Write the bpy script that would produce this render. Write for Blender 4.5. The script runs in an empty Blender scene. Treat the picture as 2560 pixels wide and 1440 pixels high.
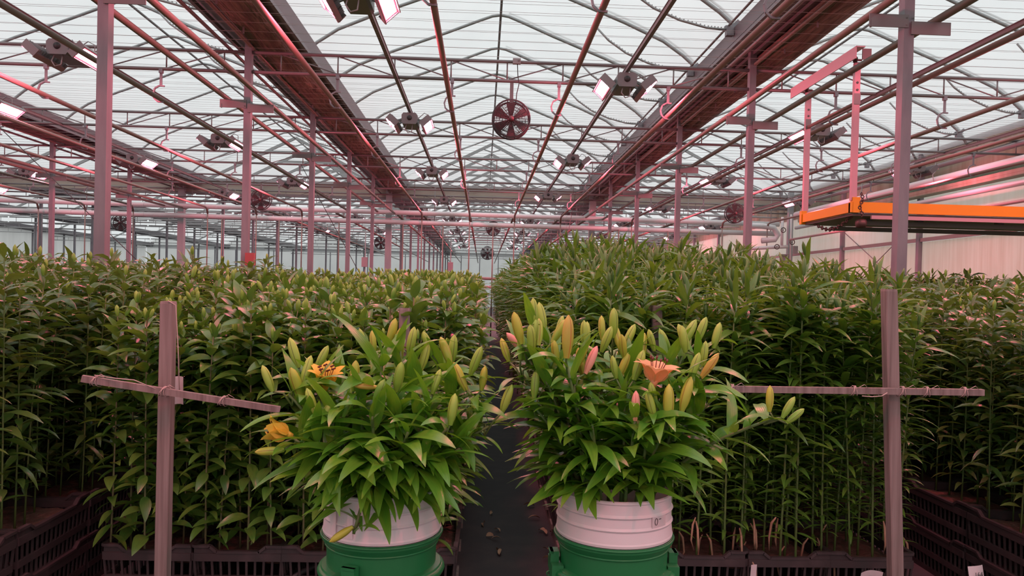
import bpy, math, random
import numpy as np
from mathutils import Matrix, Vector, Euler
PI = math.pi
R = random.Random(7)
S = bpy.context.scene
COL = S.collection

# ------------------------------------------------------------------ camera, sky, exposure
F, ROLL, PITCH, YAW, DY, CZ = 1900.0, math.radians(1.4), math.radians(-0.8), math.radians(2.2202), 35.32, 1.55
_fw = Vector((math.sin(YAW)*math.cos(PITCH), math.cos(YAW)*math.cos(PITCH), math.sin(PITCH)))
_r = Vector((math.cos(YAW), -math.sin(YAW), 0)); _u = _r.cross(_fw)
CR = _r*math.cos(ROLL) + _u*math.sin(ROLL); CU = -_r*math.sin(ROLL) + _u*math.cos(ROLL)
cam = bpy.data.objects.new('camera', bpy.data.cameras.new('camera')); COL.objects.link(cam)
cam.data.sensor_width = 36; cam.data.lens = 36*F/2560; cam.data.shift_y = DY/2560
cam.data.clip_start = 0.05; cam.data.clip_end = 300
m = Matrix((CR, CU, -_fw)).transposed().to_4x4(); m.translation = (0, 0, CZ); cam.matrix_world = m
S.camera = cam

W = bpy.data.worlds.new('world'); S.world = W; W.use_nodes = True
SKY = 1.42
bg = W.node_tree.nodes['Background']
# standard overcast sky: the zenith is three times as bright as the horizon
_n = W.node_tree.nodes; _l = W.node_tree.links.new
_tc = _n.new('ShaderNodeTexCoord'); _sx = _n.new('ShaderNodeSeparateXYZ'); _l(_tc.outputs['Generated'], _sx.inputs[0])
_mr = _n.new('ShaderNodeMapRange'); _mr.inputs[1].default_value = 0; _mr.inputs[2].default_value = 1; _mr.inputs[3].default_value = 1/3; _mr.inputs[4].default_value = 1.0
_l(_sx.outputs[2], _mr.inputs[0]); _ms = _n.new('ShaderNodeMath'); _ms.operation = 'MULTIPLY'; _ms.inputs[1].default_value = SKY; _l(_mr.outputs[0], _ms.inputs[0])
bg.inputs[0].default_value = (0.94, 0.985, 1.0, 1); _l(_ms.outputs[0], bg.inputs[1])
LED_POWER = 180.0
S.view_settings.view_transform = 'Standard'; S.view_settings.look = 'None'
S.view_settings.exposure = 0.33; S.view_settings.gamma = 1.0; S.view_settings.use_curve_mapping = False
try:
    S.cycles.use_denoising = True
    S.cycles.max_bounces = 6; S.cycles.diffuse_bounces = 3; S.cycles.glossy_bounces = 3
    S.cycles.transmission_bounces = 3; S.cycles.transparent_max_bounces = 24
except Exception:
    pass

def at(px, py, Y):
    """point of the photograph's ray through a pixel, at distance Y down the house"""
    d = _fw + CR*((px-1280)/F) - CU*((py-720-DY)/F)
    return Vector((0, 0, CZ)) + d*(Y/d.y)

# ------------------------------------------------------------------ materials
def mat(name, col, rough=.5, metal=0, noise=None, bump=None, spec=.5, trans=0, emit=None):
    M = bpy.data.materials.new(name); M.use_nodes = True
    nt = M.node_tree; p = nt.nodes['Principled BSDF']
    p.inputs['Base Color'].default_value = (*col, 1); p.inputs['Roughness'].default_value = rough
    p.inputs['Metallic'].default_value = metal; p.inputs['Specular IOR Level'].default_value = spec
    tc = nt.nodes.new('ShaderNodeTexCoord')
    def ntex(scale, stretch):
        mp = nt.nodes.new('ShaderNodeMapping'); mp.inputs['Scale'].default_value = stretch
        nt.links.new(tc.outputs['Object'], mp.inputs['Vector'])
        t = nt.nodes.new('ShaderNodeTexNoise'); t.inputs['Scale'].default_value = scale; t.inputs['Detail'].default_value = 4
        nt.links.new(mp.outputs[0], t.inputs['Vector']); return t
    if noise:
        c2, scale, stretch, lo, hi = noise
        t = ntex(scale, stretch); rp = nt.nodes.new('ShaderNodeValToRGB')
        rp.color_ramp.elements[0].position = lo; rp.color_ramp.elements[1].position = hi
        rp.color_ramp.elements[0].color = (*col, 1); rp.color_ramp.elements[1].color = (*c2, 1)
        nt.links.new(t.outputs['Fac'], rp.inputs[0]); nt.links.new(rp.outputs[0], p.inputs['Base Color'])
    if bump:
        scale, stretch, st, dist = bump
        t = ntex(scale, stretch); b = nt.nodes.new('ShaderNodeBump'); b.inputs['Strength'].default_value = st
        b.inputs['Distance'].default_value = dist
        nt.links.new(t.outputs['Fac'], b.inputs['Height']); nt.links.new(b.outputs[0], p.inputs['Normal'])
    if emit:
        p.inputs['Emission Color'].default_value = (*emit[0], 1); p.inputs['Emission Strength'].default_value = emit[1]
    if trans:
        tr = nt.nodes.new('ShaderNodeBsdfTranslucent'); tr.inputs[0].default_value = (*col, 1)
        mx = nt.nodes.new('ShaderNodeMixShader'); mx.inputs[0].default_value = trans
        nt.links.new(p.outputs[0], mx.inputs[1]); nt.links.new(tr.outputs[0], mx.inputs[2])
        nt.links.new(mx.outputs[0], nt.nodes['Material Output'].inputs[0])
    return M

def film_mat(name, col, clear, col2=None, stretch=(1, 1, 1)):
    """milky greenhouse film: part of the sky comes straight through, the rest is scattered"""
    M = bpy.data.materials.new(name); M.use_nodes = True; nt = M.node_tree; nt.nodes.clear()
    out = nt.nodes.new('ShaderNodeOutputMaterial')
    tp = nt.nodes.new('ShaderNodeBsdfTransparent'); tl = nt.nodes.new('ShaderNodeBsdfTranslucent')
    df = nt.nodes.new('ShaderNodeBsdfDiffuse')
    m1 = nt.nodes.new('ShaderNodeMixShader'); m2 = nt.nodes.new('ShaderNodeMixShader')
    tc = nt.nodes.new('ShaderNodeTexCoord'); mp = nt.nodes.new('ShaderNodeMapping'); mp.inputs['Scale'].default_value = stretch
    t = nt.nodes.new('ShaderNodeTexNoise'); t.inputs['Scale'].default_value = 1.6; t.inputs['Detail'].default_value = 5
    rp = nt.nodes.new('ShaderNodeValToRGB'); rp.color_ramp.elements[0].position = .35; rp.color_ramp.elements[1].position = .7
    rp.color_ramp.elements[0].color = (*col, 1); rp.color_ramp.elements[1].color = (*(col2 or [c*.93 for c in col]), 1)
    L = nt.links.new
    L(tc.outputs['Object'], mp.inputs[0]); L(mp.outputs[0], t.inputs['Vector']); L(t.outputs['Fac'], rp.inputs[0])
    for n in (tp, tl, df): L(rp.outputs[0], n.inputs[0])
    m1.inputs[0].default_value = .3; L(tl.outputs[0], m1.inputs[1]); L(df.outputs[0], m1.inputs[2])
    lw = nt.nodes.new('ShaderNodeLayerWeight'); lw.inputs[0].default_value = .5; mr = nt.nodes.new('ShaderNodeMapRange')   # film lets less straight through at a grazing angle
    mr.inputs[3].default_value = clear; mr.inputs[4].default_value = 0; L(lw.outputs['Facing'], mr.inputs[0]); L(mr.outputs[0], m2.inputs[0])
    L(m1.outputs[0], m2.inputs[1]); L(tp.outputs[0], m2.inputs[2])
    L(m2.outputs[0], out.inputs[0]); return M

def leaf_mat(name, c1, c2, trans=.25, rough=.30):
    """leaf: parallel veins over the width, each leaf or plant a little lighter or darker"""
    M = bpy.data.materials.new(name); M.use_nodes = True; nt = M.node_tree; L = nt.links.new
    p = nt.nodes['Principled BSDF']; p.inputs['Roughness'].default_value = rough; p.inputs['Specular IOR Level'].default_value = .8
    uv = nt.nodes.new('ShaderNodeUVMap'); oi = nt.nodes.new('ShaderNodeObjectInfo')
    wv = nt.nodes.new('ShaderNodeTexWave'); wv.bands_direction = 'X'; wv.inputs['Scale'].default_value = 2.2; wv.inputs['Distortion'].default_value = .4
    L(uv.outputs[0], wv.inputs['Vector'])
    ns = nt.nodes.new('ShaderNodeTexNoise'); ns.inputs['Scale'].default_value = 5; L(uv.outputs[0], ns.inputs['Vector'])
    mx = nt.nodes.new('ShaderNodeMix'); mx.data_type = 'RGBA'
    mx.inputs[6].default_value = (*c1, 1); mx.inputs[7].default_value = (*c2, 1)
    a = nt.nodes.new('ShaderNodeMath'); a.operation = 'MULTIPLY_ADD'; a.inputs[1].default_value = .16
    L(wv.outputs['Fac'], a.inputs[0]); L(oi.outputs['Random'], a.inputs[2])
    a2 = nt.nodes.new('ShaderNodeMath'); a2.operation = 'MULTIPLY'; L(a.outputs[0], a2.inputs[0]); L(ns.outputs['Fac'], a2.inputs[1])
    L(a2.outputs[0], mx.inputs[0]); L(mx.outputs[2], p.inputs['Base Color'])
    bm = nt.nodes.new('ShaderNodeBump'); bm.inputs['Strength'].default_value = .10; bm.inputs['Distance'].default_value = .002
    L(wv.outputs['Fac'], bm.inputs['Height']); L(bm.outputs[0], p.inputs['Normal'])
    tr = nt.nodes.new('ShaderNodeBsdfTranslucent'); br = nt.nodes.new('ShaderNodeMix'); br.data_type = 'RGBA'; br.blend_type = 'MULTIPLY'
    br.inputs[0].default_value = 1; br.inputs[7].default_value = (1.9, 1.7, .8, 1); L(mx.outputs[2], br.inputs[6]); L(br.outputs[2], tr.inputs[0])
    ms = nt.nodes.new('ShaderNodeMixShader'); ms.inputs[0].default_value = trans
    L(p.outputs[0], ms.inputs[1]); L(tr.outputs[0], ms.inputs[2]); L(ms.outputs[0], nt.nodes['Material Output'].inputs[0]); return M

def bud_mat(name, base, tip, seam):
    """bud: colour runs from base to tip, darker line along each seam"""
    M = bpy.data.materials.new(name); M.use_nodes = True; nt = M.node_tree; L = nt.links.new
    p = nt.nodes['Principled BSDF']; p.inputs['Roughness'].default_value = .42
    p.inputs['Subsurface Weight'].default_value = 0
    uv = nt.nodes.new('ShaderNodeUVMap'); sp = nt.nodes.new('ShaderNodeSeparateXYZ'); L(uv.outputs[0], sp.inputs[0])
    oi = nt.nodes.new('ShaderNodeObjectInfo')
    ad = nt.nodes.new('ShaderNodeMath'); ad.operation = 'MULTIPLY_ADD'; ad.inputs[1].default_value = .8; L(oi.outputs['Random'], ad.inputs[0])
    sb = nt.nodes.new('ShaderNodeMath'); sb.operation = 'SUBTRACT'; L(sp.outputs[1], sb.inputs[0]); sb.inputs[1].default_value = .4
    L(sb.outputs[0], ad.inputs[2]); ad.use_clamp = True
    mx = nt.nodes.new('ShaderNodeMix'); mx.data_type = 'RGBA'; mx.inputs[6].default_value = (*base, 1); mx.inputs[7].default_value = (*tip, 1)
    L(ad.outputs[0], mx.inputs[0])
    sw = nt.nodes.new('ShaderNodeMath'); sw.operation = 'MULTIPLY'; sw.inputs[1].default_value = 3; L(sp.outputs[0], sw.inputs[0])
    fr = nt.nodes.new('ShaderNodeMath'); fr.operation = 'FRACT'; L(sw.outputs[0], fr.inputs[0])
    pg = nt.nodes.new('ShaderNodeMath'); pg.operation = 'PINGPONG'; pg.inputs[1].default_value = .5; L(fr.outputs[0], pg.inputs[0])
    lt = nt.nodes.new('ShaderNodeMath'); lt.operation = 'LESS_THAN'; lt.inputs[1].default_value = .042; L(pg.outputs[0], lt.inputs[0])
    m2 = nt.nodes.new('ShaderNodeMix'); m2.data_type = 'RGBA'; m2.inputs[7].default_value = (*seam, 1)
    L(lt.outputs[0], m2.inputs[0]); L(mx.outputs[2], m2.inputs[6]); L(m2.outputs[2], p.inputs['Base Color']); return M

MT = dict(
    steel=mat('galvanised_steel', (.21, .205, .225), .5, .2, ((.28, .27, .29), 9, (1, 1, .25), .35, .7)),
    post=mat('thick_post_paint', (.30, .36, .38), .55, .1, ((.40, .42, .42), 4, (1, 1, .3), .35, .7)),
    bow=mat('arch_tube', (.34, .345, .345), .42, .35),
    truss=mat('truss_tube', (.21, .195, .195), .5, .2),
    pipe=mat('heating_pipe', (.25, .20, .17), .42, 0, ((.19, .145, .12), 3, (1, .15, 1), .4, .7)),
    rail=mat('lamp_rail', (.18, .16, .16), .5, .2),
    silver=mat('silver_pipe', (.66, .68, .68), .5, .1),
    gutter=mat('gutter_metal', (.22, .205, .22), .45, .3),
    screen=mat('gathered_screen', (.225, .17, .13), .85, 0, ((.10, .07, .055), 5, (3.5, .5, 6), .35, .65), (7, (3.5, .5, 6), .9, .05)),
    beige=mat('beige_film_band', (.42, .39, .32), .6, 0, ((.33, .30, .24), 1.2, (1, 1, 2), .4, .7)),
    wire=mat('support_wire', (.5, .5, .5), .5),
    housing=mat('lamp_housing', (.22, .205, .21), .45, .2),
    black=mat('black_rubber', (.03, .03, .03), .5),
    fan=mat('fan_guard', (.07, .045, .05), .5), blade=mat('fan_blade', (.16, .05, .06), .45),
    grey=mat('grey_plastic', (.27, .265, .265), .5),
    wood=mat('weathered_wood', (.29, .245, .225), .75, 0, ((.17, .135, .12), 6, (9, 9, .35), .35, .7), (8, (9, 9, .3), .35, .004)),
    twine=mat('twine', (.50, .40, .36), .8), paper=mat('tag_paper', (.80, .74, .74), .6, trans=.2),
    ink=mat('black_ink', (.02, .02, .02), .6),
    white=mat('white_plastic', (.90, .87, .87), .38, 0, trans=.12), green=mat('green_plastic', (.018, .20, .062), .36, 0, ((.035, .22, .08), 3, (1, 1, .5), .5, .8)),
    orange=mat('orange_paint', (.80, .32, .001), .35), deck=mat('deck_underside', (.20, .17, .165), .6),
    chain=mat('rusty_chain', (.10, .06, .055), .5, .4),
    crate=mat('black_crate', (.045, .036, .036), .5, 0, ((.085, .065, .065), 8, (1, 1, 1), .55, .8)),
    soil=mat('soil', (.12, .065, .045), .95, 0, ((.22, .13, .095), 30, (1, 1, 1), .5, .75), (25, (1, 1, 1), .8, .02)),
    fabric=mat('ground_fabric', (.055, .050, .054), .75, 0, ((.085, .070, .070), 5, (1, 1, 1), .45, .75), (180, (1, 1, 1), .3, .004)),
    dry=mat('dry_leaf', (.45, .30, .19), .7, 0, ((.28, .16, .10), 12, (1, 1, 1), .4, .7)),
    red=mat('red_paint', (.42, .085, .085), .45), rose=mat('rose_painted_tube', (.55, .33, .37), .35, .1),
    redrail=mat('red_rail', (.46, .29, .29), .45), doorm=mat('door_panel', (.55, .42, .42), .5),
    wallpanel=film_mat('wall_panel', (.86, .84, .79), .22, (.81, .77, .70), (1, 6, .4)),
    walllow=film_mat('wall_panel_stained', (.84, .79, .72), .2, (.76, .69, .61), (1, 9, .45)),
    brownband=mat('eave_lining', (.29, .31, .23), .7, 0, ((.21, .21, .14), 1.5, (1, 3, .5), .4, .7)),
    film=film_mat('roof_film', (.88, .88, .872), .90, (.82, .825, .818), (.4, .25, .4)),
    filmwall=film_mat('end_wall_film', (.68, .68, .66), .35, (.58, .58, .56), (.35, 1, .2)),
)
LEAF = dict(
    broad=leaf_mat('leaf_broad', (.070, .185, .032), (.17, .33, .045)),
    narrow=leaf_mat('leaf_narrow', (.068, .185, .028), (.165, .335, .042)),
    dark=leaf_mat('leaf_dark', (.058, .145, .032), (.13, .25, .042)),
    fresh=leaf_mat('leaf_fresh', (.085, .265, .022), (.20, .44, .04)))
STEM = mat('lily_stem', (.10, .19, .05), .5, 0, ((.16, .20, .07), 4, (1, 1, .5), .4, .8))
STEMD = mat('lily_stem_brown', (.16, .16, .08), .5, 0, ((.14, .19, .06), 3, (1, 1, .5), .4, .7))
BUD = dict(
    green=bud_mat('bud_green', (.14, .34, .04), (.26, .45, .06), (.12, .17, .03)),
    dark=bud_mat('bud_dark', (.065, .17, .04), (.12, .25, .06), (.08, .11, .03)),
    lime=bud_mat('bud_lime', (.22, .42, .05), (.38, .54, .08), (.16, .21, .035)),
    yellow=bud_mat('bud_yellow', (.31, .46, .05), (.48, .50, .06), (.28, .19, .03)),
    amber=bud_mat('bud_amber', (.44, .42, .06), (.58, .40, .08), (.45, .16, .03)),
    pink=bud_mat('bud_pink', (.70, .40, .22), (.80, .34, .28), (.50, .16, .12)))
PETAL = dict(orange=mat('petal_orange', (.98, .56, .28), .5, 0, trans=.3), yellow=mat('petal_yellow', (.94, .68, .09), .5, 0, trans=.3))
STAMEN = mat('stamen', (.12, .02, .015), .7)

def led_mat(name, power):
    M = bpy.data.materials.new(name); M.use_nodes = True; nt = M.node_tree; nt.nodes.clear()
    o = nt.nodes.new('ShaderNodeOutputMaterial'); e = nt.nodes.new('ShaderNodeEmission')
    e.inputs[0].default_value = (1.0, .14, .22, 1); e.inputs[1].default_value = power
    nt.links.new(e.outputs[0], o.inputs[0])
    try: M.cycles.emission_sampling = 'FRONT'
    except Exception: pass
    return M
MT['led'] = led_mat('led_panel', LED_POWER); MT['ledhalo'] = led_mat('led_bloom_halo', 1.6)  # second one: weak pink emitter imitating the bloom round each panel

# ------------------------------------------------------------------ mesh building
class MB:
    def __init__(s): s.v = []; s.f = []; s.uv = []; s.mi = []; s.sm = []
    def add(s, vs, fs, uvs=None, mi=0, smooth=True):
        o = len(s.v); s.v += [tuple(v) for v in vs]
        for k, f in enumerate(fs):
            s.f.append([o+i for i in f]); s.mi.append(mi); s.sm.append(smooth)
            s.uv.append([uvs[i] for i in f] if uvs else [(0, 0)]*len(f))
        return s
    def box(s, c, size, M=None, mi=0):
        x, y, z = [d/2 for d in size]
        vs = [Vector((a*x, b*y, d*z)) for a in (-1, 1) for b in (-1, 1) for d in (-1, 1)]
        if M is not None: vs = [M @ v for v in vs]
        vs = [v+Vector(c) for v in vs]
        return s.add(vs, [(0, 1, 3, 2), (4, 6, 7, 5), (0, 4, 5, 1), (2, 3, 7, 6), (0, 2, 6, 4), (1, 5, 7, 3)], mi=mi, smooth=False)
    def bar(s, a, b, w, h, up=(0, 0, 1), mi=0):
        a, b = Vector(a), Vector(b); d = (b-a); l = d.length; d.normalize()
        u = Vector(up); sd = d.cross(u)
        if sd.length < 1e-4: sd = d.cross(Vector((0, 1, 0)))
        sd.normalize(); u = sd.cross(d)
        M = Matrix((sd, d, u)).transposed()
        return s.box((a+b)/2, (w, l, h), M, mi)
    def tube(s, pts, r, n=8, closed=False, caps=True, mi=0):
        pts = [Vector(p) for p in pts]; N = len(pts); rs = r if isinstance(r, (list, tuple)) else [r]*N
        vs, fs = [], []; prev = None
        for i, p in enumerate(pts):
            a = pts[(i-1) % N] if (closed or i > 0) else p
            b = pts[(i+1) % N] if (closed or i < N-1) else p
            d = (b-a).normalized()
            if prev is None:
                u = Vector((0, 0, 1)) if abs(d.z) < .9 else Vector((1, 0, 0))
            else: u = prev
            sd = d.cross(u)
            if sd.length < 1e-5: sd = d.cross(Vector((0, 1, 0)))
            sd.normalize(); u = sd.cross(d); prev = u
            for k in range(n):
                t = 2*PI*k/n; vs.append(p+(sd*math.cos(t)+u*math.sin(t))*rs[i])
        M_ = N if closed else N-1
        for i in range(M_):
            for k in range(n):
                j = (i+1) % N
                fs.append((i*n+k, i*n+(k+1) % n, j*n+(k+1) % n, j*n+k))
        if caps and not closed:
            fs.append(tuple(range(n-1, -1, -1))); fs.append(tuple((N-1)*n+k for k in range(n)))
        return s.add(vs, fs, mi=mi)
    def ring(s, c, rad, r, axis='Z', n=24, m_=6, mi=0):
        pts = []
        for k in range(n):
            t = 2*PI*k/n; a, b = rad*math.cos(t), rad*math.sin(t)
            pts.append(Vector(c)+{'Z': Vector((a, b, 0)), 'Y': Vector((a, 0, b)), 'X': Vector((0, a, b))}[axis])
        return s.tube(pts, r, m_, closed=True, mi=mi)
    def lathe(s, prof, n=40, mi=0, M=None, crisp=False):
        if crisp:
            for i in range(len(prof)-1): s.lathe(prof[i:i+2], n, mi, M)
            return s
        vs = []; fs = []
        for (r, z) in prof:
            for k in range(n):
                t = 2*PI*k/n; v = Vector((r*math.cos(t), r*math.sin(t), z)); vs.append(M @ v if M is not None else v)
        for i in range(len(prof)-1):
            for k in range(n):
                fs.append((i*n+k, i*n+(k+1) % n, (i+1)*n+(k+1) % n, (i+1)*n+k))
        return s.add(vs, fs, mi=mi)
    def mesh(s, name, mats):
        me = bpy.data.meshes.new(name); me.from_pydata(s.v, [], s.f)
        mats = mats if isinstance(mats, (list, tuple)) else [mats]
        for q in mats: me.materials.append(q)
        me.polygons.foreach_set('use_smooth', s.sm); me.polygons.foreach_set('material_index', s.mi)
        uvl = me.uv_layers.new(name='UVMap')
        uvl.data.foreach_set('uv', [c for f in s.uv for u in f for c in u])
        me.update(); return me
    def build(s, name, mats, parent=None, loc=(0, 0, 0)):
        return obj(name, s.mesh(name, mats), parent, loc)

def obj(name, me, parent=None, loc=(0, 0, 0), M=None):
    o = bpy.data.objects.new(name, me); COL.objects.link(o)
    if parent is not None: o.parent = parent
    if M is not None: o.matrix_local = M
    else: o.location = loc
    return o
def tag(o, label, cat, group=None):
    o['label'] = label; o['category'] = cat
    if group: o['group'] = group
    return o
def thing(name, label, cat, loc=(0, 0, 0), group=None, rz=0):
    o = obj(name, None, None, loc); o.rotation_euler.z = rz; o.empty_display_size = .1
    return tag(o, label, cat, group)
def struct(o): o['kind'] = 'structure'; return o
def stuff(o): o['kind'] = 'stuff'; return o
def sharp(o):
    for p in o.data.polygons: p.use_smooth = False
    return o
ORD = ['first', 'second', 'third', 'fourth', 'fifth', 'sixth', 'seventh', 'eighth', 'ninth', 'tenth', 'eleventh', 'twelfth', 'thirteenth', 'fourteenth', 'fifteenth', 'sixteenth', 'seventeenth', 'eighteenth', 'nineteenth', 'twentieth']

# ------------------------------------------------------------------ the house: layout
C0, PITCHX = 0.22, 7.10                                   # middle bay centre, bay width
BAYS = [C0+PITCHX*k for k in (-4, -3, -2, -1, 0, 1)]
ROWS = [C0-3.55+PITCHX*k for k in (-4, -3, -2, -1, 0, 1)]  # column rows; -3.33 and 3.77 flank the middle bay
XL, XR, Y0, YB, YE = ROWS[0], C0+PITCHX*1.5, -11.0, 26.7, 73.0
PROF = [(-3.5, 5.10), (-3.40, 5.27), (-3.27, 5.42), (-3.06, 5.60), (-2.72, 5.83), (-2.05, 6.12), (-1.03, 6.51), (-.42, 6.76), (-.16, 6.86), (0, 6.885)]
PROF = PROF+[(-x, z) for x, z in PROF[-2::-1]]
TRUSSY = [2.77+4*k for k in range(6)]                     # 2.77 .. 22.77

mb = MB(); mb.add([(XL-1, Y0-1, 0), (XR+.4, Y0-1, 0), (XR+.4, YE+1, 0), (XL-1, YE+1, 0)], [(0, 1, 2, 3)], smooth=False)
floor = struct(mb.build('floor', MT['fabric']))

def film_mesh(name, y0, y1, straight=False):
    b = MB(); pr = PROF if not straight else [(-3.5, 5.2), (0, 6.95), (3.5, 5.2)]
    ys = np.linspace(y0, y1, max(2, int((y1-y0)/2)+1)); n = len(pr)
    vs = [(x, y, z+.035) for y in ys for x, z in pr]
    fs = [(i*n+k, i*n+k+1, (i+1)*n+k+1, (i+1)*n+k) for i in range(len(ys)-1) for k in range(n-1)]
    b.add(vs, fs); return b.mesh(name, MT['film'])
fm1, fm2 = film_mesh('roof_film', Y0, YB), film_mesh('roof_film', YB, YE, True)
ceiling = struct(obj('ceiling', fm1, None, (C0, 0, 0)))
for c in BAYS:
    if abs(c-C0) > .1: obj('roof_film', fm1, ceiling, (c-C0, 0, 0))
    obj('roof_film', fm2, ceiling, (c-C0, 0, 0))
# arches
b = MB(); b.tube([(x, 0, z) for x, z in PROF], .029, 8)
arch_me = b.mesh('arch_rib', MT['bow'])
b = MB(); b.tube([(x, .0, z+.075) for x, z in PROF[10:-1]], .017, 6); clamp_me = b.mesh('film_clamp', MT['bow'])
arches = []
for c in BAYS:
    near = abs(c-C0) < PITCHX*1.2
    y = 6.77
    while y < YB+.3:
        if near or int(y) % 4 < 2:
            a = obj('arch_rib', arch_me, ceiling, (c-C0, y, 0))
            if near: obj('film_clamp', clamp_me, a)
        y += 2.0
# ridge tubes
b = MB(); b.tube([(0, Y0, 6.86), (0, YE, 6.88)], .024, 6); ridge_me = b.mesh('ridge_tube', MT['truss'])
for c in BAYS: obj('ridge_tube', ridge_me, ceiling, (c-C0, 0, 0))
# roof frames of the far house: straight rafters with a collar tie
b = MB()
for sx in (-1, 1):
    b.bar((sx*3.5, 0, 5.12), (0, 0, 6.9), .06, .10); b.bar((sx*.36, 0, 6.72), (0, 0, 6.6), .04, .04)
b.bar((-1.0, 0, 6.38), (1.0, 0, 6.38), .05, .08); b.tube([(-3.5, 0, 4.78), (3.5, 0, 4.78)], .03, 6); b.tube([(-3.5, 0, 4.52), (3.5, 0, 4.52)], .03, 6)
for k in range(-4, 5): b.tube([(k*.79, 0, 4.52), (k*.79, 0, 4.78)], .012, 5)
gable_me = b.mesh('gable_frame', MT['bow'])
for c in BAYS:
    y = 27.8; k = 0
    while y < YE:
        if c > -14 or k % 2 == 0: sharp(obj('gable_frame', gable_me, ceiling, (c-C0, y, 0)))
        y += 2.1 if y < 48 else 4.2; k += 1
# lattice trusses
b = MB()
for z in (4.79, 4.52): b.tube([(-3.55, 0, z), (3.55, 0, z)], .025, 8)
chord_me = b.mesh('truss', MT['truss'])
b = MB()
for k in range(-4, 5):
    b.tube([(k*.79+.05, 0, 4.53), (k*.79+.05, 0, 4.78)], .011, 5)
    if k < 4:
        za, zb = (4.78, 4.53) if k < 0 else (4.53, 4.78)
        b.tube([(k*.79+.05, 0, za), ((k+1)*.79+.05, 0, zb)], .010, 5)
web_me = b.mesh('truss_web', MT['truss'])
for c in BAYS:
    for y in TRUSSY+[26.4]:
        t = obj('truss', chord_me, ceiling, (c-C0, y, 0)); obj('truss_web', web_me, t)
# gutters over each column row, gathered shade screen slung beneath
b = MB()
gp = [(-.38, 5.28), (-.36, 5.10), (-.18, 5.06), (.16, 5.06), (.30, 5.10), (.46, 5.10), (.62, 5.10), (.66, 5.30)]
n = len(gp)
b.add([(x, y, z) for y in (Y0, YE) for x, z in gp], [(k, k+1, n+k+1, n+k) for k in range(n-1)], smooth=False)
b.box((-.35, (Y0+YE)/2, 5.05), (.05, YE-Y0, .05)); b.box((.63, (Y0+YE)/2, 5.05), (.05, YE-Y0, .05)); b.box((.02, (Y0+YE)/2, 5.02), (.06, YE-Y0, .05))
gut_me = b.mesh('gutter', MT['gutter'])
def screen_mesh(seed, y0, y1):
    rr = random.Random(seed); b = MB(); n = 16; ys = np.arange(y0, y1, .16); vs = []
    ph = [rr.uniform(0, 6) for _ in range(6)]
    for y in ys:
        sag = 1+.16*math.sin(y*1.5+ph[0])+.08*math.sin(y*4.1+ph[1])
        for k in range(n):
            t = 2*PI*k/n
            rx = .255*(1+.05*math.sin(5*t+y*2+ph[2])); rz = .085*sag*(1+.22*math.sin(7*t+y*1.1+ph[3])+.1*math.sin(11*t-y*2.3))
            vs.append((.27+.03*math.sin(y*.9+ph[4])+rx*math.cos(t), y, 4.94+rz*math.sin(t)))
    N = len(ys)
    fs = [(i*n+k, i*n+(k+1) % n, (i+1)*n+(k+1) % n, (i+1)*n+k) for i in range(N-1) for k in range(n)]
    b.add(vs, fs); return b.mesh('shade_screen', MT['screen'])
b = MB()
for y in np.arange(5, YB, 1.0): b.bar((.16, y, 5.05), (.16, y, 4.80), .022, .012)
strap_me = b.mesh('screen_straps', MT['truss'])
SNAME = ['far left', 'third gutter left', 'second gutter left', 'next gutter left', 'left gutter of the middle bay', 'right gutter of the middle bay']
for i, x in enumerate(ROWS):
    obj('gutter', gut_me, ceiling, (x-C0, 0, 0))
    near = i >= 3
    t = obj('shade_screen', screen_mesh(i, 2.0 if near else 8.0, YB-.2), None, (x, 0, 0))
    tag(t, ['brown gathered shade screen under the gutter far out on the left', 'brown gathered shade screen under the fourth gutter left of centre', 'brown gathered shade screen under the third gutter left of centre',
            'brown gathered shade screen slung under the gutter beyond the left columns', 'brown fibrous gathered shade screen along the gutter left of the fan', 'brown fibrous gathered shade screen along the gutter right of the fan'][i], 'shade screen', 'gathered shade screens under the gutters')
    if near: obj('strap', strap_me, t)
    if i >= 3:                                                     # drive tube beside each bundle
        b = MB(); b.tube([(-.30, 3, 4.86), (-.30, YB, 4.86)], .024, 6)
        o = b.build('screen_drive_tube', MT['truss'], None, (x, 0, 0))
        tag(o, ['thin dark drive tube along the gutter beyond the left columns', 'thin dark drive tube left of the brown screen on the left gutter', 'thin dark drive tube left of the brown screen on the right gutter'][i-3], 'tube')
        b = MB(); b.tube([(.03, 3, 4.87), (.03, YB, 4.87)], .027, 6)
        o = b.build('screen_roll_tube', MT['pipe'], t)
# vent racks: toothed arcs and their shafts at the right-hand eave of each bay
b = MB(); arc = [(1.55, 5.92), (1.75, 5.72), (2.05, 5.52), (2.42, 5.37), (2.8, 5.28), (3.1, 5.26)]
b.tube([(x, 0, z) for x, z in arc], .017, 6)
for k in range(26):
    f = 1+k/26*(len(arc)-2.01); i = int(f); x = arc[i][0]+(arc[i+1][0]-arc[i][0])*(f-i); z = arc[i][1]+(arc[i+1][1]-arc[i][1])*(f-i)
    b.box((x, 0, z+.022), (.014, .02, .016))
rack_me = b.mesh('vent_rack', MT['bow'])
b = MB(); b.box((3.12, 0, 5.24), (.10, .09, .13)); b.box((3.2, 0, 5.34), (.13, .05, .05), Matrix.Rotation(-.8, 3, 'Y')); b.ring((3.1, .05, 5.3), .035, .012, 'Y', 10, 5)
pin_me = b.mesh('pinion', MT['steel'])
b = MB(); b.tube([(3.1, 3, 5.31), (3.1, YB, 5.31)], .017, 6); shaft_me = b.mesh('vent_shaft', MT['truss'])
for c in BAYS[3:]:
    obj('vent_shaft', shaft_me, ceiling, (c-C0, 0, 0))
    for k in range(10):
        o = obj('vent_rack', rack_me, ceiling, (c-C0, 8.5+2*k, 0)); obj('pinion', pin_me, o)
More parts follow.
